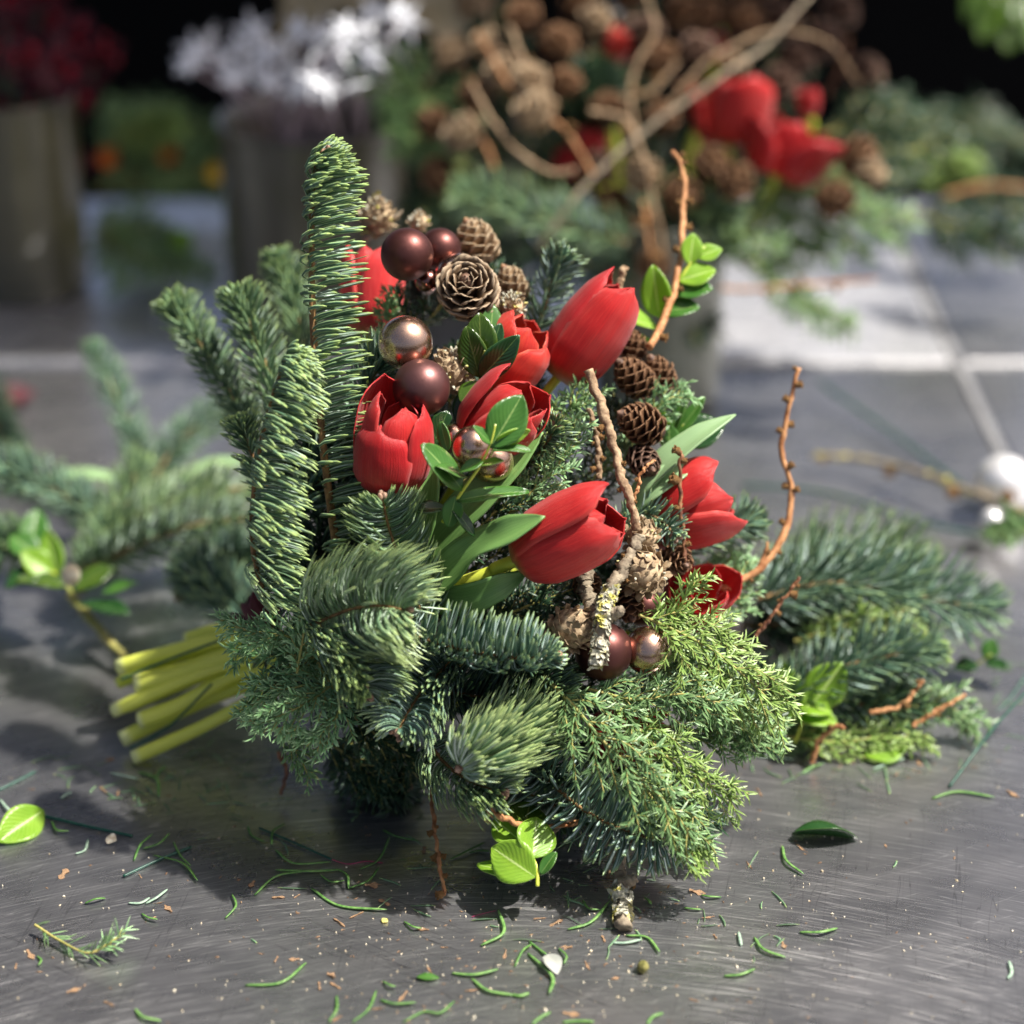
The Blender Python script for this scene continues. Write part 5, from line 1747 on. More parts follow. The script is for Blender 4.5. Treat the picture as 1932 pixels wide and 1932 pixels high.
M['seed'] = noisy_mat('olive_seed', (.09, .09, .02), (.26, .24, .08), .8, 500, 4, .8)
tag(mb.build('seed', M['seed']), 'round olive green seed on the steel near the bottom', 'seed')
mb = MB()
ellipsoid(mb, T(1928, 1853 * .0 + 1854, .2), (.2, .1, 1), .0026, .0022, 10, 8, Rn, .15)
mb = MB()
leaf_mb(mb, T(200, 1582, .2), T(219, 1586, .2), .55, (0, -.3, 1), fold=.2, curl=.2, R=Rn)
tag(mb.build('petal_scrap', M['crumb']), 'cream scrap below the long green wire at left', 'scrap')

# fallen juniper tip, lower left
juniper('fallen juniper tip lying by itself at the lower left', [T(66, 1745, .5), T(110, 1773, .4), T(165, 1798, .5), T(205, 1780, .9)], nside=0, slen=.5, nl=.95, mat='jun', dens=9, sub=False,
        group='fallen juniper bits', name='juniper_tip', W=.035)
juniper('fluffy blue end beside the fallen juniper tip', [T(180, 1795, .4), T(205, 1780, .8), T(235, 1760, 1.1)], nside=3, slen=.7, nl=.85, mat='jun_blue', dens=12, sub=False,
        group='fallen juniper bits', name='juniper_tip', W=.035)

# bark chips
CH = [('A', c) for c in [(240, 582), (1045, 900), (1110, 903), (985, 882), (1250, 960), (1280, 765), (1345, 737), (1675, 858), (1620, 942), (1410, 625), (1050, 670),
      (1120, 665), (950, 620), (600, 690), (635, 712), (410, 1070), (60, 930), (115, 887), (150, 950), (280, 1020), (1205, 1003), (1265, 1003), (1520, 1045),
      (1785, 1020), (1905, 890), (1860, 910), (390, 265), (120, 262), (445, 278), (415, 150), (1600, 490), (530, 590), (1270, 1128), (1420, 1090), (1595, 790), (1450, 690), (960, 325), (635, 285)]] + \
     [('B', c) for c in [(590, 628), (895, 548), (165, 768), (110, 750), (205, 858), (285, 928), (390, 975), (345, 825), (765, 815), (1025, 850),
      (740, 745), (1410, 475), (1345, 1085), (685, 1057), (225, 1110), (1095, 487), (865, 487), (1060, 395), (935, 275), (700, 650), (1535, 160), (1890, 280), (365, 583)]]
cm0 = []
for v_ in range(5):
    mb = MB()
    R5 = np.random.RandomState(40 + v_)

    def chf(U, V, R5=R5):
        w = (.32 + .2 * np.sin(V * 9 + v_)) * np.sin(np.pi * np.clip(V * .9 + .05, 0, 1)) ** .5
        return np.stack([V - .5, U * w * (.5 if v_ % 2 else .9), .10 + .14 * np.sin(V * 4 + v_) * (1 - U * U * .5)], -1)
    v, q, tt, ee = grid(chf, 4, 6)
    mb.add(v, q, t=tt)
    mb.add(v - [0, 0, .09], q[:, ::-1], t=tt)
    cm0.append(mb.mesh('bark_chip', M['chip'], smooth=False))


def chip_label(i, x, y):
    """name a chip by the nearest thing the eye finds beside it"""
    marks = [(838, 1690, 'rust twig end'), (1178, 1752, 'lichen twig end'), (1041, 1818, 'white petal'), (1213, 1823, 'olive seed'), (1565, 1580, 'dark boat shaped leaf'),
             (45, 1570, 'left lime leaf'), (150, 1775, 'fallen juniper tip'), (965, 1630, 'backlit box sprig'), (300, 1625, 'short green wire'), (620, 1620, 'magenta thread'),
             (240, 1440, 'lowest cut stem'), (1670, 1415, 'blurred lime leaf at right'), (570, 1830, 'curved lower centre needle'), (660, 1700, 'long thick needle'), (1345, 1400, 'right juniper tips')]
    marks += [(30, 1822, 'left edge'), (115, 1930, 'bottom left corner')]
    m = min(marks, key=lambda q: (q[0] - x) ** 2 + (q[1] - y) ** 2)
    dx, dy = x - m[0], y - m[1]
    r = math.hypot(dx, dy)
    dist = 'touching' if r < 25 else 'close' if r < 50 else 'a little' if r < 80 else 'some way' if r < 115 else 'far' if r < 170 else 'very far'
    a = ('right' if dx > 0 else 'left') if abs(dx) > 2.2 * abs(dy) else ('below' if dy > 0 else 'above') if abs(dy) > 2.2 * abs(dx) else \
        ('below right' if dy > 0 else 'above right') if dx > 0 else ('below left' if dy > 0 else 'above left')
    a = a + ' of' if a in ('right', 'left') or 'left' in a or 'right' in a else a
    return 'reddish bark chip %s %s the %s' % (dist, a, m[2])



SEEN = set()
for i, (k, c) in enumerate(CH):
    x, y = tc(k, c)
    if chip_label(i, x, y) in SEEN:
        continue
    SEEN.add(chip_label(i, x, y))
    p = T(x, y, .02)
    o = bpy.data.objects.new('bark_chip', cm0[i % 5])
    COL.objects.link(o)
    o.location = p
    o.rotation_euler = (Rn.uniform(-.15, .15), Rn.uniform(-.15, .15), Rn.uniform(0, 6.28))
    s = Rn.uniform(.003, .0085)
    o.scale = (s, s * Rn.uniform(.2, .7), s * .5)
    tag(o, chip_label(i, x, y), 'bark chip', 'bark chips strewn on the steel table')

# crumbs nobody could count
mb = MB()
for i in range(620):
    if Rn.rand() < .72:
        x, y = Rn.normal(1000, 330), Rn.uniform(1560, 1930)
    else:
        x, y = Rn.uniform(0, 1932), Rn.uniform(1430, 1932)
    p = T(x, y, .03)
    a = Rn.uniform(.0002, .0008) * (1 if Rn.rand() < .9 else 1.7)
    ellipsoid(mb, p, Rn.normal(0, 1, 3), a, a * .6, 4, 3)
tag(mb.build('crumbs', M['crumb'], smooth=False, origin=(0, 0, 0)), 'pale plant crumbs strewn over the steel', 'crumbs', kind='stuff')
mb = MB()
for i in range(420):
    x, y = (Rn.normal(900, 420), Rn.uniform(1450, 1930)) if Rn.rand() < .75 else (Rn.uniform(1350, 1900), Rn.uniform(1380, 1470))
    p = T(x, y, .03)
    a = Rn.uniform(.0003, .0014)
    ellipsoid(mb, p, (Rn.normal(), Rn.normal(), .1), a, a * .3, 4, 3)
tag(mb.build('crumbs', M['chip'], smooth=False, origin=(0, 0, 0)), 'brown bark crumbs strewn over the steel', 'crumbs', kind='stuff')

mb = MB()
nb = 260
pb, db = [], []
for i in range(nb):
    c_ = [(560, 1440, 160, 50), (900, 1600, 260, 70), (1560, 1425, 170, 25), (1830, 1300, 60, 40), (350, 1480, 120, 40), (1180, 1700, 160, 60)][i % 6]
    pb.append(T(Rn.normal(c_[0], c_[2]), Rn.normal(c_[1], c_[3]), .06))
    a = Rn.rand() * 6.28
    db.append([math.cos(a), math.sin(a), Rn.uniform(0, .12)])
pb, db = np.array(pb), unit(np.array(db))
a = Rn.normal(0, .6, nb)
d2 = np.stack([db[:, 0] * np.cos(a) - db[:, 1] * np.sin(a), db[:, 0] * np.sin(a) + db[:, 1] * np.cos(a), -db[:, 2]], 1)
needle_batch(mb, pb, db, d2, Rn.uniform(.003, .014, nb), Rn.uniform(.0003, .0006, nb), np.array([0, 0, 1.0]) + Rn.normal(0, .2, (nb, 3)), Rn.rand(nb), False)
tag(mb.build('needle_bits', M['fir'], origin=(0, 0, 0)), 'small shed needle bits around the bouquet and the right heap', 'needle bits', kind='stuff')

# ================================================================== heap at the right
HG = 'greenery heap right of the bouquet'
fir('long blurred fir bough pointing right, topmost of the right heap', [(1430, 1130, 110), (1560, 1100, 111), (1700, 1120, 112), (1860, 1150, 113)], D(.15, 1, .2), L=3.0, n=620, W=.06, tw=.16,
    f0=.3, f1=.5, s0=.1, s1=.4, rr=.8, mat='fir_blue', hi=False, group=HG, name='fir_bough')
fir('blurred fir bough at the back of the right heap', [(1440, 1120, 115), (1540, 1060, 116), (1660, 1050, 117), (1730, 1070, 117)], D(.15, 1, .2), L=2.9, n=520, W=.06, tw=.16,
    f0=.3, f1=.5, s0=.1, s1=.4, rr=.8, mat='fir', hi=False, group=HG, name='fir_bough')
fir('blurred fir bough with glossy needles in the middle of the right heap', [(1460, 1330, 108), (1560, 1270, 108), (1660, 1240, 108.5), (1750, 1230, 109)], D(.1, 1, .3), L=2.3, n=480, W=.062, tw=.13,
    f0=.3, f1=.5, s0=.1, s1=.4, rr=.8, mat='fir_blue', hi=False, group=HG, name='fir_bough')
fir('blurred dark fir bough deep inside the right heap', [(1400, 1180, 113), (1480, 1180, 112), (1600, 1180, 112), (1720, 1190, 112)], D(.1, 1, .3), L=2.8, n=520, W=.06, tw=.13,
    f0=.3, f1=.5, s0=.1, s1=.4, rr=.8, mat='fir_shaded', hi=False, group=HG, name='fir_bough')
fir('blurred dark fir bough at the foot of the right heap', [(1400, 1280, 110), (1500, 1310, 109), (1640, 1330, 109), (1720, 1330, 109)], D(.1, 1, .3), L=2.2, n=420, W=.06, tw=.13,
    f0=.3, f1=.5, s0=.1, s1=.4, rr=.8, mat='fir_shaded', hi=False, group=HG, name='fir_bough')
for lab, pts, kw in [
    ('blurred juniper branch with yellow stem arching through the right heap', [(1500, 1210, 110), (1600, 1180, 109.5), (1700, 1170, 109.5), (1790, 1230, 109)], dict(nside=14, slen=1.6, mat='jun_lit', tw=.14)),
    ('blurred juniper clump at the right end of the heap', [(1600, 1380, 109), (1700, 1340, 108.5), (1780, 1330, 108.5), (1840, 1370, 108.5)], dict(nside=18, slen=2.6, mat='jun')),
    ('blurred yellow green juniper clump low in the right heap', [(1480, 1390, 108), (1580, 1400, 107.5), (1680, 1390, 107.5), (1750, 1400, 107.5)], dict(nside=16, slen=1.7, mat='jun_lit')),
    ('blurred juniper clump behind the lime leaves of the heap', [(1560, 1340, 110), (1640, 1310, 109.5), (1700, 1330, 109.5)], dict(nside=14, slen=2.2, mat='jun')),
    ('blurred juniper fringe at the right table edge', [(1960, 1010, 122), (1920, 990, 122), (1890, 1000, 122)], dict(nside=12, slen=2.6, mat='jun')),
    ('blurred juniper bits left of the heap under the fringe', [(1400, 1380, 109), (1470, 1390, 108.5), (1540, 1375, 108.5)], dict(nside=14, slen=1.8, mat='jun'))]:
    juniper(lab, pts, group=HG, nl=.6, dens=11, W=.06, **kw)
box_sprig('box sprig with lime leaves in the right heap', [(1500, 1400, 107.5), (1520, 1350, 107.3), (1540, 1320, 107.3)], [
    (1528, 1335, 107.2, 1590, 1250, 107, 2.1, D(.2, .3, .9), 'box_lime'),
    (1510, 1330, 107.2, 1570, 1345, 106.6, 1.8, D(.0, .8, .6), 'box_lime'),
    (1500, 1350, 107.2, 1580, 1365, 106.6, 1.3, D(.0, .7, .7), 'box_lime'),
    (1500, 1360, 107.4, 1480, 1250, 107.8, 1.6, D(-.3, .3, .9), 'box_lime')], group=HG)
box_sprig('dark box leaf bits on the table at the right', [T(1830, 1262, .5), T(1850, 1248, 1), T(1870, 1235, 1.6)], [
    (1845, 1255, 114, 1800, 1262, 114, 1.3, D(0, .8, .5), 'box_dark'), (1860, 1245, 114, 1875, 1205, 114, .9, D(0, .2, .9), 'box'),
    (1860, 1250, 114, 1900, 1265, 113, 1.0, D(0, .8, .5), 'box_dark')], group=HG)
twig('blurred rust twig bit curling up at the front of the heap', [T(1530, 1440, .3), (1545, 1400, 106.6), (1575, 1372, 106.3), (1592, 1375, 106)], .14, .10, 'twig_orange', buds=[(.3, 1), (.7, -1)], group=HG, name='twig_bit')
twig('blurred orange twig bit at the right of the heap', [(1640, 1345, 107), (1700, 1330, 107), (1730, 1300, 107), (1742, 1285, 107)], .12, .08, 'twig_orange', buds=[(.4, 1), (.8, -1)], group=HG, name='twig_bit')
twig('blurred orange twig bit trailing off the heap', [(1720, 1370, 107.5), (1770, 1340, 107.5), (1820, 1310, 108)], .12, .08, 'twig_orange', buds=[(.4, 1)], group=HG, name='twig_bit')
twig('blurred knobbly mossy twig slanting to the right edge', [T(1530, 858, 1.2), T(1640, 868, 1.5), T(1760, 900, 2.0), T(1850, 935, 2.0), T(1950, 975, 2.0)], .18, .20, 'twig_grey',
     buds=[(.05, 1), (.3, 1), (.62, 1), (.85, -1)], budr=.4, lichen=60, lich='lichen_y', group='twigs lying on the table behind', bumpk=.3)
bauble('blurred silver white bauble at the right edge', (1893, 912, 131), 54, 'b_silver', group='silver baubles lying on the table')
bauble('blurred small mirror bauble below the silver white one', (1871, 981, 127), 22, 'b_silver', group='silver baubles lying on the table')

# ================================================================== heap at the left
HL = 'fir boughs lying at the left'
FL = [
 ('blurred fir shoot pointing up left in the left heap', [(270, 960, 126), (260, 850, 128), (215, 740, 130), (175, 660, 131)], D(.3, .9, .2), 1.5, 'fir_blue'),
 ('blurred fir shoot pointing up right in the left heap', [(265, 960, 126), (310, 870, 127), (380, 800, 129), (450, 775, 130)], D(.1, .9, .2), 1.6, 'fir_blue'),
 ('blurred fir shoot on the right, upper of two lying side by side', [(200, 1010, 121), (290, 960, 121), (380, 930, 122), (480, 920, 122)], D(.05, 1, .2), 1.9, 'fir_pale'),
 ('blurred fir shoot on the right, lower of two lying side by side', [(150, 1080, 119), (260, 1030, 118.5), (370, 990, 118.5), (470, 980, 118.5)], D(.05, 1, .2), 2.0, 'fir'),
 ('blurred fir bough running off the left edge', [(230, 1010, 122), (150, 950, 122), (60, 905, 122), (-30, 885, 122)], D(0, 1, .2), 2.0, 'fir_blue'),
 ('blurred fir core of the left heap', [(150, 1120, 119), (190, 1040, 120), (230, 970, 122), (260, 880, 124)], D(-.1, .8, .4), 2.0, 'fir'),
 ('blurred shaded fir shoot near the bouquet binding', [(330, 1130, 116), (400, 1080, 116), (470, 1050, 116)], D(0, .7, .4), 2.2, 'fir_shaded'),
 ('blurred grey fir shoot low between heap and binding', [(470, 1170, 113), (420, 1120, 114), (350, 1070, 115)], D(0, .7, .4), 2.0, 'fir_blue'),
 ('blurred fir tuft at the left edge of the heap', [(60, 1010, 121), (0, 1030, 120), (-40, 1050, 120)], D(0, .7, .4), 2.0, 'fir')]
for lab, pts, u, L_, m_ in FL:
    fir(lab, pts, u, L=L_, n=420, W=.07, tw=.2, f0=.4, f1=.6, s0=.1, s1=.4, rr=.8, mat=m_, hi=False, group=HL, name='fir_shoot')
twig('bare yellowish stalk of the left heap ending by the cut stems', [(130, 1120, 117), (180, 1180, 116), (235, 1240, 114.5)], .24, .22, 'jun_twig', group=HL, name='stalk')
box_sprig('blurred dark box leaves around the stalk of the left heap', [(60, 1040, 118), (100, 1080, 117), (140, 1120, 116.5)], [
    (100, 1085, 117, 40, 1040, 117, 1.5, D(-.2, .6, .7), 'box_lime'), (110, 1090, 117, 90, 1000, 117.5, 1.4, D(-.3, .4, .8), 'box_lime'),
    (125, 1105, 116.5, 30, 1095, 116, 1.4, D(0, .8, .5), 'box_olive'), (140, 1115, 116.4, 215, 1070, 117, 1.4, D(.2, .7, .5), 'box_olive'),
    (150, 1140, 116, 245, 1160, 114.5, 1.6, D(.2, .8, .4), 'box_dark'), (70, 1050, 117.5, 20, 1010, 118, 1.6, D(-.2, .7, .5), 'box'),
    (90, 1070, 117.5, 10, 1110, 116, 1.7, D(0, .8, .5), 'box_dark'), (60, 1040, 118, 70, 960, 119, 1.6, D(.2, .4, .8), 'box'),
    (190, 1120, 116.4, 260, 1100, 116, 1.2, D(.2, .8, .4), 'box')], group=HL)
mb = MB()
leaf_mb(mb, T(-30, 768, .4), T(70, 742, .8), 2.2, (0, -.3, 1), fold=.3, curl=.15, R=Rn)
tag(mb.build('fallen_petal', M['petal_crim']), 'blurred crimson petal lying at the left edge', 'petal')
mb = MB()
ellipsoid(mb, P(133, 1085, 113.8), D(.1, 1, .2), .006, .005, 10, 8, Rn, .1)
tag(mb.build('resin_bud', M['crumb']), 'blurred pale peach bud on the stalk of the left heap', 'bud')
blade('blurred lime tulip leaf behind the left heap', [(90, 905, 127), (170, 900, 127), (270, 918, 127)], 1.5, D(0, .9, .4), 'blade_pale')
blade('blurred lime tulip leaf between left heap and bouquet', [(330, 915, 127), (400, 880, 127), (480, 875, 127)], 1.5, D(0, .9, .4), 'blade_pale')
fir('blurred fir tuft far left behind the heap', [(-30, 700, 140), (-10, 800, 138), (20, 850, 136)], D(.5, .3, .5), L=2.0, n=260, W=.07, tw=.2, mat='fir_shaded', hi=False, group=HL, name='fir_shoot')

# ================================================================== vases behind
def streaked_vase_mat(name, c0, c1, c2, rough=.5, metal=.25):
    m, nt, b, out = newmat(name)
    n1 = noise_t(nt, 30, 3, .6, objco(nt, (1, 1, .15)))
    n2 = noise_t(nt, 55, 4, .6, objco(nt))
    c = ramp(nt, n1, [(.3, c0), (.5, c1), (.72, c2)])  # vertical streaks from dark to pale, then darker blotches
    c = mixc(nt, ramp(nt, n2, [(.45, 0), (.7, .45)]), c, c0)
    nt.links.new(c, b.inputs['Base Color'])
    b.inputs['Roughness'].default_value = rough
    b.inputs['Metallic'].default_value = 0.0
    b.inputs['Transmission Weight'].default_value = metal
    b.inputs['IOR'].default_value = 1.25
    b.inputs['Coat Weight'].default_value = 1.0
    b.inputs['Coat Roughness'].default_value = .08
    bump(nt, b, n1, .2, .001)
    return m


M['vase'] = streaked_vase_mat('streaked_vase', (.06, .055, .036), (.13, .12, .08), (.27, .25, .18), .4, .3)
M['vase_dark'] = streaked_vase_mat('dark_streaked_vase', (.09, .082, .042), (.13, .12, .07), (.24, .22, .13), .3, .4)
M['vase_grey'] = streaked_vase_mat('grey_green_vase', (.09, .10, .07), (.19, .20, .15), (.36, .37, .30), .4, .3)
M['white_star'] = noisy_mat('white_star', (.60, .61, .65), (.72, .73, .76), .3, 90, 2, .1)
M['pink_stalk'] = noisy_mat('pale_pink_stalk', (.34, .25, .28), (.46, .37, .40), .5, 90, 2, .1)
M['gold_flower'] = noisy_mat('pale_gold_flower', (.30, .24, .13), (.46, .39, .25), .35, 90, 2, .1)
M['yellow'] = noisy_mat('yellow_flower', (.62, .36, .01), (.80, .50, .04), .6, 90, 2, .1)
M['orange'] = noisy_mat('orange_flower', (.50, .10, .01), (.68, .18, .02), .6, 90, 2, .1)
M['red_gloss'] = noisy_mat('glossy_crimson_berry', (.14, .002, .010), (.24, .004, .014), .12, 60, 2, .05)


def vase(label, c, r, h, mat, flare=1.0):
    """c: world point on the table; r, h in cm"""
    r *= .01
    h *= .01
    root = thing('vase', c, label, 'vase', 'vases standing behind the bouquet')
    mb = MB()
    prof = [(.0004, .001), (r * .90, .001), (r * .96, .004), (r * .99, .012), (r, h * .4), (r * flare, h * .96)]
    lathe(mb, c, prof, 48)
    body = mb.build('body', M[mat], root)
    rm = MB()
    rf = r * flare
    lathe(rm, c, [(rf * 1.0, h * .962), (rf * 1.03, h * .97), (rf * 1.03, h * .995), (rf * .99, h), (rf * .95, h * .99), (rf * .93, h * .9), (rf * .9, h * .5), (rf * .9, h * .06), (.0004, h * .06)], 48)
    rm.build('rim', M[mat], body)
    return root


def tb(x, y):
    return T(x, y, 0)


vL = tb(62, 545)
vase('blurred dark streaked vase with crimson flowers at the left edge', vL, 4.5, 15.6, 'vase_dark', 1.02)
vM = tb(606, 585)
vase('blurred brownish vase holding the white stars', vM, 6.9, 15.2, 'vase', 1.0)
vR = tb(1240, 745)
vase('blurred grey green vase under the second bouquet', vR, 4.3, 13.5, 'vase_grey', 1.0)
vB = tb(880, 545)
vase('blurred vase in the shade behind the white star vase', vB, 5.0, 12, 'vase', 1.0)

# white star picks
st = [(372, 95), (392, 75), (352, 120), (420, 110), (452, 90), (478, 62), (500, 100), (438, 145), (470, 130), (510, 150), (535, 95), (548, 130), (560, 165), (598, 105), (620, 140), (655, 125),
      (585, 155), (640, 95), (670, 165), (612, 170), (700, 110), (725, 150), (690, 60), (740, 90), (765, 40), (600, 65), (650, 60), (560, 55), (745, 20), (705, 25)]
ORD = 'first second third fourth fifth sixth seventh eighth ninth tenth eleventh twelfth thirteenth fourteenth fifteenth sixteenth seventeenth eighteenth'.split()


def place(x, y, items, bands):
    b = [k for k, (nm, lo, hi) in enumerate(bands) if lo <= y < hi][0]
    nm, lo, hi = bands[b]
    xs = sorted(q[0] for q in items if lo <= q[1] < hi)
    return ORD[xs.index(x)] + ' from left in the ' + nm


for i, (x, y) in enumerate(st):
    d = Rn.uniform(148, 158) if x < 560 else Rn.uniform(140, 150)
    p = P(x, y, d)
    root = thing('star_pick', p, 'white star on a pink stalk, ' + place(x, y, st, [('top row', -99, 92), ('middle row', 92, 127), ('bottom row', 127, 999)]), 'star decoration', 'white stars in the middle vase')
    ax = unit(D(0, .2, 1) + Rn.normal(0, .45, 3))
    h = unit(np.cross(ax, [.2, .3, .9]))
    g = np.cross(ax, h)
    mb = MB()
    rot = Rn.rand() * 6
    ro, ri = Rn.uniform(.012, .019), .006
    ring = []
    for k in range(12):
        a = rot + k * math.pi / 6
        rr_ = ro if k % 2 == 0 else ri
        ring.append(p + (h * math.cos(a) + g * math.sin(a)) * rr_)
    v = np.vstack([p + ax * .0035, p - ax * .0025] + ring)
    tr = []
    for k in range(12):
        tr += [(0, 2 + k, 2 + (k + 1) % 12), (1, 2 + (k + 1) % 12, 2 + k)]
    mb.add(v, None, tr)
    mb.build('star', M['white_star'], root, smooth=False)
    sm_ = MB()
    foot = vM + np.array([Rn.uniform(-.04, .04), Rn.uniform(-.04, .04), .09])
    q = catmull(np.array([p - ax * .002, p * .5 + foot * .5 + [Rn.uniform(-.004, .004), 0, .01], foot]), 12)
    tube(sm_, q, .0012, 5)
    sm_.build('stalk', M['pink_stalk'], root)

# pale gold blossoms at the top
GB = [(775, 15, 165), (812, 35, 162), (840, 8, 165), (760, -25, 165), (800, -10, 160), (850, 45, 158), (560, 40, 172), (600, 15, 172), (640, -10, 172), (560, -15, 172), (690, -5, 170), (530, 95, 172)]
for i, (x, y, d) in enumerate(GB):
    p = P(x, y, d)
    root = thing('gold_blossom', p, 'pale gold blossom at the top edge, ' + place(x, y, GB, [('upper row', -99, 5), ('lower row', 5, 999)]), 'blossom', 'pale gold blossoms at the top edge')
    for k in range(6):
        mb = MB()
        a = k * 1.047 + i
        d_ = unit(CR * math.cos(a) + CU * math.sin(a) - CF * .25)
        leaf_mb(mb, p, p + d_ * .016, 1.3, -CF, fold=.2, curl=.1, R=Rn, nu=5, nv=6)
        mb.build('petal', M['gold_flower'], root)

# crimson flowers at the left
CFL = [(30, 60, 2.2), (95, 35, 2.2), (150, 80, 2.4), (60, 120, 2.6), (120, 140, 2.4), (175, 120, 2.0), (25, 170, 2.4), (85, 185, 2.2), (150, 185, 1.9), (-20, 100, 2.4), (20, -5, 2.4), (90, -15, 2.0), (200, 95, 1.6), (-10, 220, 2.2), (60, 226, 1.6)]
for i, (x, y, r_) in enumerate(CFL):
    p = P(x, y, Rn.uniform(156, 166))
    root = thing('crimson_flower', p, 'dark crimson flower in the left vase, ' + place(x, y, CFL, [('top row', -99, 90), ('middle row', 90, 175), ('bottom row', 175, 999)]), 'flower', 'crimson flowers in the left vase')
    for k in range(8):
        mb = MB()
        a = k * .785 + i
        d_ = unit(CR * math.cos(a) + CU * math.sin(a) - CF * Rn.uniform(.1, .9))
        leaf_mb(mb, p, p + d_ * r_ * .01, r_ * .8, -CF, fold=.3, curl=.2, R=Rn, nu=5, nv=7)
        mb.build('petal', M['petal_crim'], root)
    mb = MB()
    for k in range(4):
        ellipsoid(mb, p - CF * .012 + Rn.normal(0, .006, 3), (0, 0, 1), .0042, .0042, 9, 8)
    mb.build('berry', M['red_gloss'], root)
    mb = MB()
    tube(mb, catmull(np.array([p, vL + np.array([Rn.uniform(-.02, .02), Rn.uniform(-.02, .02), .11])]), 6), .0012, 5)
    mb.build('stem', M['wire'], root)

# greenery between and behind the vases
for i, (lab, pts, m_, sl) in enumerate([
    ('blurred green bush between the vases, upper layer', [(180, 300, 178), (250, 250, 180), (330, 240, 182), (430, 260, 182)], 'jun', 4.5),
    ('blurred green bush between the vases, lower layer', [(180, 360, 176), (260, 330, 178), (350, 330, 180), (440, 350, 180)], 'jun', 4.5),
    ('blurred bright green clump on top of the bush', [(210, 270, 176), (270, 250, 176), (320, 230, 176)], 'jun_lit', 3.5),
    ('blurred green spray lying on the table between the vases', [(180, 420, 168), (220, 470, 164), (300, 500, 162), (400, 520, 160)], 'jun', 4.0),
    ('blurred green spray behind the lying one between the vases', [(170, 450, 166), (260, 430, 168), (350, 470, 165)], 'jun', 3.5),
    ('blurred dark greenery at the far right back', [(1640, 230, 172), (1740, 240, 172), (1840, 240, 172), (1950, 270, 172)], 'jun_shaded', 4.5),
    ('blurred greenery lying at the right back edge', [(1700, 330, 168), (1800, 350, 166), (1880, 370, 165), (1960, 400, 165)], 'jun_shaded', 4.5),
    ('blurred dark green spray hanging over the bright tile at right', [(1720, 400, 160), (1800, 430, 158), (1880, 450, 157), (1950, 470, 157)], 'jun_shaded', 3.6),
    ('blurred lime green spray at the back right', [(1640, 300, 166), (1740, 300, 165), (1840, 310, 165)], 'jun_lit', 3.0)]):
    juniper(lab, pts, nside=20, slen=sl, mat=m_, nl=1.1, dens=4.5, W=.11, sub=True, flat=.8, group='greenery at the back of the table', tw=.2)
box_sprig('blurred olive leaves hanging in the top right corner', [(1960, -60, 165), (1900, -20, 165), (1860, 20, 165)], [
    (1900, -20, 165, 1850, 80, 164, 3.0, D(-.2, .3, .9), 'box_olive'), (1920, -10, 165, 1900, 100, 164, 3.0, D(0, .3, .9), 'box_olive'),
    (1940, -10, 165, 1950, 95, 164, 3.0, D(.1, .3, .9), 'box_olive'), (1880, -30, 165, 1820, 40, 165, 2.6, D(-.2, .3, .9), 'box_olive')], group='leaves hanging at the top right')
for x, y, d, m_, c_ in [(410, 328, 176, 'yellow', 'yellow'), (318, 292, 178, 'orange', 'orange'), (170, 305, 172, 'petal_crim', 'crimson'), (205, 300, 172, 'orange', 'dull orange'), (345, 455, 162, 'box_lime', 'lime')]:
    p = P(x, y, d)
    root = thing('small_flower', p, 'blurred %s flower in the greenery between the vases' % c_, 'flower')
    for k in range(6):
        mb = MB()
        a = k * 1.047
        d_ = unit(CR * math.cos(a) + CU * math.sin(a) - CF * .5)
        leaf_mb(mb, p, p + d_ * .010, 1.1, -CF, fold=.3, curl=.2, R=Rn, nu=5, nv=6)
        mb.build('petal', M[m_], root)

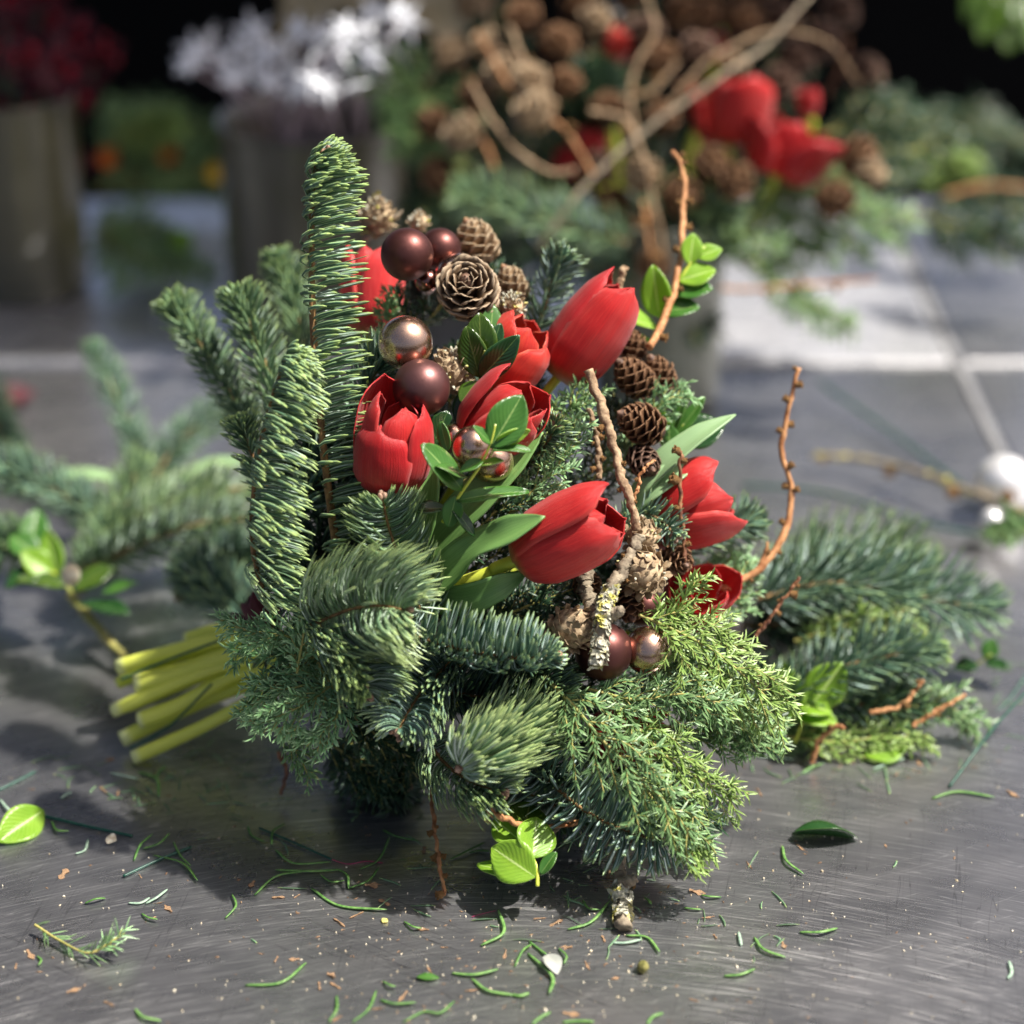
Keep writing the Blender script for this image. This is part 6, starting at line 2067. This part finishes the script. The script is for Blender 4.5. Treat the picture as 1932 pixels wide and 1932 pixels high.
# ================================================================== the second bouquet
G2 = 'second bouquet behind: '
for lab, pts, kw in [
    ('blurred juniper mass low in the second bouquet, centre', [(1230, 470, 143), (1330, 430, 141), (1440, 440, 140), (1560, 470, 140)], dict(mat='jun', slen=5)),
    ('blurred juniper mass low in the second bouquet, right', [(1380, 360, 143), (1500, 370, 141), (1600, 400, 140), (1690, 430, 140)], dict(mat='jun', slen=5)),
    ('blurred juniper spray drooping over the bright tile', [(1400, 480, 140), (1480, 540, 139), (1540, 590, 139), (1600, 610, 139)], dict(mat='jun', slen=2.6, nside=16)),
    ('blurred juniper spray pointing right from the second bouquet', [(1540, 260, 146), (1640, 220, 146), (1700, 200, 147)], dict(mat='jun_shaded', slen=4)),
    ('blurred juniper spray at the upper right of the second bouquet', [(1560, 330, 144), (1680, 300, 145), (1800, 250, 146)], dict(mat='jun_shaded', slen=4)),
    ('blurred juniper spray at the left top of the second bouquet', [(900, 280, 146), (820, 200, 146), (720, 130, 146), (640, 90, 147)], dict(mat='jun', slen=4.5)),
    ('blurred juniper spray hanging at the left of the second bouquet', [(900, 330, 146), (830, 260, 146), (760, 230, 146)], dict(mat='jun', slen=4.5)),
    ('blurred juniper spray down the left side of the second bouquet', [(930, 350, 147), (850, 360, 147), (790, 400, 147)], dict(mat='jun_shaded', slen=4.5)),
    ('dark juniper filling behind the second bouquet, left', [(1050, 450, 150), (1000, 300, 152), (950, 150, 153), (930, 20, 154)], dict(mat='jun_shaded', slen=6)),
    ('dark juniper filling behind the second bouquet, middle', [(1150, 450, 152), (1180, 300, 153), (1200, 150, 154), (1200, 0, 155)], dict(mat='jun_shaded', slen=6)),
    ('dark juniper filling behind the second bouquet, right', [(1250, 430, 152), (1360, 300, 153), (1450, 180, 154), (1500, 60, 155)], dict(mat='jun_shaded', slen=6)),
    ('green juniper spray at the top of the second bouquet', [(1100, 260, 147), (1120, 180, 146), (1130, 110, 146)], dict(mat='jun', slen=3)),
    ('dark juniper under the second bouquet beside its vase', [(1080, 560, 146), (1180, 560, 144), (1290, 560, 143), (1330, 620, 142)], dict(mat='jun_shaded', slen=4))]:
    kw = dict(dict(nside=22), **kw)
    juniper(lab, pts, nl=.95, dens=5, W=.085, flat=.9, group='greenery of the second bouquet', tw=.16, **kw)
for lab, pts, u, m_ in [
    ('blurred fir bough sweeping left across the second bouquet', [(1190, 460, 138), (1080, 430, 137), (960, 390, 137), (870, 375, 137)], D(0, 1, .3), 'fir'),
    ('blurred fir bough below the sweeping one in the second bouquet', [(1200, 540, 140), (1100, 500, 139), (1000, 480, 139), (900, 470, 139)], D(0, 1, .3), 'fir_shaded'),
    ('blurred fir tip standing in the top of the second bouquet', [(1110, 260, 144), (1120, 190, 143), (1125, 140, 143)], D(.2, .5, .5), 'fir_shaded'),
    ('blurred fir bough hanging behind the budded twig', [(1200, 350, 142), (1290, 400, 140), (1380, 420, 139)], D(0, 1, .3), 'fir')]:
    fir(lab, pts, u, L=2.6, n=420, W=.085, tw=.2, f0=.4, f1=.6, s0=.1, s1=.4, rr=.8, mat=m_, hi=False, group='greenery of the second bouquet', name='fir_bough', jit=.12)
GT = 'red tulips of the second bouquet'
tulip('blurred red tulip, left of the large pair in the second bouquet', (1375, 275, 141), (1395, 140, 140), 66, op=.8, roll=.3, mat='petal', group=GT, over={0: dict(tilt=.15, L=1.1), 2: dict(tilt=.25, L=.9), 4: dict(tilt=.1, L=1.1)}, stem=[(1330, 380, 144), (1260, 520, 146)], nu=7, nv=10)
tulip('blurred red tulip, right of the large pair in the second bouquet', (1465, 330, 140), (1520, 220, 139), 68, op=.9, roll=.9, mat='petal_deep', group=GT, over={0: dict(tilt=.3, L=1.15), 1: dict(tilt=.2), 2: dict(tilt=.35, L=1.0), 4: dict(tilt=.1)}, stem=[(1400, 420, 143), (1270, 540, 146)], nu=7, nv=10)
tulip('blurred small red tulip near the top of the second bouquet', (1150, 115, 144), (1185, 55, 143), 28, op=.5, roll=.3, mat='petal_or', group=GT, stem=[(1160, 300, 148), (1200, 500, 148)], nu=7, nv=10)
tulip('blurred red tulip bud left of centre in the second bouquet', (1105, 300, 143), (1125, 238, 142), 30, op=.4, roll=.3, mat='petal', group=GT, stem=[(1150, 400, 146), (1200, 500, 148)], nu=7, nv=10)
tulip('blurred red tulip petals low left in the second bouquet', (1110, 330, 144), (1050, 290, 143), 24, op=.8, roll=.8, mat='petal_deep', group=GT, stem=[(1150, 420, 146), (1200, 500, 148)], nu=7, nv=10)
tulip('blurred dark red tulip bud at the right of the second bouquet', (1525, 220, 143), (1525, 165, 142), 20, op=.5, roll=.3, mat='petal_deep', group=GT, stem=[(1450, 400, 146), (1260, 540, 148)], nu=7, nv=10)
tulip('blurred dim red tulip at the top right of the second bouquet', (1355, 80, 148), (1345, 95, 145), 24, op=.5, roll=.3, mat='petal_deep', group=GT, stem=[(1300, 300, 150), (1250, 500, 150)], nu=7, nv=10)
C2 = [(1040, 230, 137, -.9, .5, 2.6, 1.6, 'cone_tan'), (1010, 185, 138, -.3, .9, 2.4, 1.3, 'cone_tan'), (1060, 185, 140, .2, .9, 2.0, 1.2, 'cone_brown'), (900, 270, 141, -.6, .3, 2.4, 1.5, 'cone_tan'),
      (850, 310, 142, -.5, -.6, 2.4, 1.4, 'cone_brown'), (1205, 300, 139, .1, -.8, 2.8, 1.4, 'cone_tan'), (1235, 250, 141, .5, .8, 2.2, 1.2, 'cone_brown'), (1180, 370, 140, -.6, -.5, 2.4, 1.4, 'cone_brown'),
      (1310, 300, 139, .7, -.3, 2.4, 1.3, 'cone_brown'), (1360, 325, 138, .6, -.5, 2.4, 1.4, 'cone_brown'), (1290, 215, 142, .3, .7, 2.4, 1.3, 'cone_brown'), (1380, 145, 142, .2, .8, 1.6, 1.0, 'cone_tan'),
      (1590, 275, 139, .6, -.6, 2.8, 1.5, 'cone_brown'), (1560, 350, 138, .3, -.7, 2.2, 1.4, 'cone_brown'), (1620, 340, 138, .5, .3, 1.8, 1.1, 'cone_tan'), (1000, 60, 143, -.4, .7, 2.2, 1.4, 'cone_brown'),
      (1080, 40, 145, .3, .7, 2.4, 1.4, 'cone_brown'), (1180, 20, 146, .2, .9, 2.6, 1.5, 'cone_brown'), (1270, 60, 146, .3, .8, 2.6, 1.5, 'cone_brown'), (1450, 60, 148, .6, .5, 2.4, 1.4, 'cone_dark'),
      (1520, 100, 148, .6, .4, 2.8, 1.5, 'cone_dark'), (1250, 150, 144, -.2, .8, 2.6, 1.5, 'cone_brown'), (940, 110, 144, -.5, .6, 2.2, 1.3, 'cone_tan'), (1240, 480, 138, -.2, -.6, 1.8, 1.2, 'cone_brown'),
      (1190, 420, 140, -.5, -.3, 2.2, 1.3, 'cone_brown'), (1410, 20, 148, .2, .8, 2.6, 1.5, 'cone_dark'), (900, 30, 147, -.4, .8, 2.2, 1.3, 'cone_tan'), (1340, 10, 147, .1, .9, 2.4, 1.5, 'cone_brown')]
C2 += [(x_, y_, d_, a_, b_, 2.4, r_, m_) for x_, y_, d_, a_, b_, r_, m_ in [
    (970, 160, 141, -.5, .4, 1.4, 'cone_tan'), (925, 190, 142, -.7, .2, 1.2, 'cone_brown'), (1045, 115, 143, .2, .8, 1.4, 'cone_brown'), (1120, 75, 144, .1, .9, 1.3, 'cone_tan'), (1222, 95, 144, -.3, .8, 1.5, 'cone_dark'),
    (1300, 130, 144, .4, .7, 1.5, 'cone_dark'), (1390, 70, 146, .3, .8, 1.5, 'cone_brown'), (1475, 130, 147, .6, .4, 1.5, 'cone_dark'), (1560, 45, 149, .6, .6, 1.5, 'cone_dark'), (1600, 150, 148, .8, .2, 1.5, 'cone_dark'),
    (1155, 235, 142, -.2, .6, 1.3, 'cone_brown'), (1270, 345, 139, .3, -.6, 1.4, 'cone_brown'), (1450, 180, 146, .5, .5, 1.4, 'cone_dark'), (870, 120, 146, -.6, .5, 1.3, 'cone_tan'), (845, 235, 144, -.8, 0, 1.2, 'cone_brown'),
    (1145, 305, 141, -.4, -.4, 1.3, 'cone_dark'), (985, 345, 142, -.3, -.6, 1.3, 'cone_dark'), (1320, 62, 146, .2, .9, 1.4, 'cone_brown')]]
for i, (x, y, d, ax_, ay_, L_, r_, m_) in enumerate(C2):
    cone('blurred cone of the second bouquet, ' + place(x, y, C2, [('top row', -99, 61), ('second row', 61, 170), ('middle row', 170, 280), ('lowest row', 280, 999)]),
         P(x, y, d), D(ax_, ay_, .5), L=L_, Rr=r_, n=34, mat=m_, openk=.6, group='larch cones of the second bouquet', joined=True, ssz=.95)
TW2 = [
 ('blurred twig arching over the pair of red tulips', [(1240, 230, 140), (1330, 120, 140), (1450, 60, 142), (1560, 80, 144), (1620, 160, 145)], .14, .10, 'twig', [(.3, 1), (.6, -1)]),
 ('blurred twig crossing the tan cones toward upper left', [(1120, 330, 137), (1060, 240, 137), (980, 190, 138), (900, 60, 140)], .15, .11, 'twig_orange', [(.3, 1), (.6, -1)]),
 ('blurred twig from the crossing straight up the crown', [(1200, 270, 139), (1190, 150, 140), (1235, 60, 141), (1215, -20, 142)], .15, .11, 'twig', [(.3, 1), (.6, -1)]),
 ('blurred pale twig at the upper left of the crown', [(1010, 130, 141), (930, 90, 142), (850, 110, 143), (800, 160, 144)], .14, .10, 'twig', [(.4, 1)]),
 ('blurred twig running down right of the crossing to the low cone', [(1215, 380, 136), (1225, 450, 136), (1240, 560, 137)], .15, .12, 'twig_orange', [(.3, 1), (.7, -1)]),
 ('thick pale blurred twig slanting up across the second bouquet', [(1015, 470, 136), (1090, 365, 136), (1200, 260, 137), (1330, 165, 138), (1440, 90, 140), (1530, -10, 142)], .21, .14, 'twig_grey', []),
 ('blurred twig curving under the tan cones', [(1085, 320, 136), (1040, 325, 136), (970, 280, 136), (920, 215, 137), (890, 160, 138)], .18, .16, 'twig', []),
 ('blurred twig standing up left in the second bouquet', [(1020, 210, 138), (990, 120, 139), (960, 50, 140)], .20, .16, 'twig', [(.5, 1)]),
 ('blurred twig at the top edge left of the small tulip', [(1105, 130, 143), (1125, 20, 144), (1130, -20, 144)], .16, .14, 'twig', [(.5, 1)]),
 ('blurred twig bending down right of the crossing', [(1110, 210, 137), (1180, 225, 137), (1215, 310, 137), (1235, 400, 137), (1250, 480, 138)], .16, .18, 'twig', [(.3, 1), (.6, -1), (.8, 1)]),
 ('blurred short twig at the upper middle of the second bouquet', [(1160, 190, 142), (1230, 170, 142), (1290, 100, 143)], .14, .12, 'twig', [(.4, 1), (.7, -1)]),
 ('blurred twig in the dark crown at right', [(1560, 180, 148), (1600, 90, 149), (1560, 50, 150), (1500, 30, 150)], .14, .10, 'twig_red', [(.4, 1), (.7, -1)]),
 ('blurred thin orange twig pointing right over the bright tile', [(1360, 545, 138), (1450, 545, 138), (1560, 535, 139), (1650, 528, 140)], .14, .10, 'twig_orange', [(.3, 1), (.5, -1), (.7, 1)]),
 ('blurred twig among cones near the left shoulder', [(880, 130, 144), (900, 240, 143), (940, 330, 142)], .16, .14, 'twig_orange', [(.4, 1), (.7, -1)]),
 ('blurred twig rising in the dark crown, centre', [(1290, 180, 146), (1330, 90, 146), (1340, 0, 147)], .14, .10, 'twig_red', [(.4, 1), (.7, -1)]),
 ('blurred twig rising at the left of the crown', [(950, 100, 144), (920, 30, 145), (940, -20, 146)], .16, .12, 'twig', [(.4, 1)]),
 ('blurred rusty twig lying at the right back edge', [(1780, 370, 160), (1860, 350, 160), (1950, 355, 160)], .2, .16, 'twig_orange', [(.4, 1)])]
for lab, pts, r0, r1, m_, bd in TW2:
    twig(lab, pts, r0, r1, m_, buds=bd, budr=.3, group='twigs of the second bouquet', nseg=40)
bauble('blurred bright bauble spark high in the second bouquet', (1165, 8, 150), 16, 'b_silver', group='baubles of the second bouquet')
bauble('blurred dark bauble at the right of the second bouquet', (1375, 160, 146), 20, 'b_silver', group='baubles of the second bouquet')

for o in list(bpy.data.objects):
    if '_o' in o:
        del o['_o']
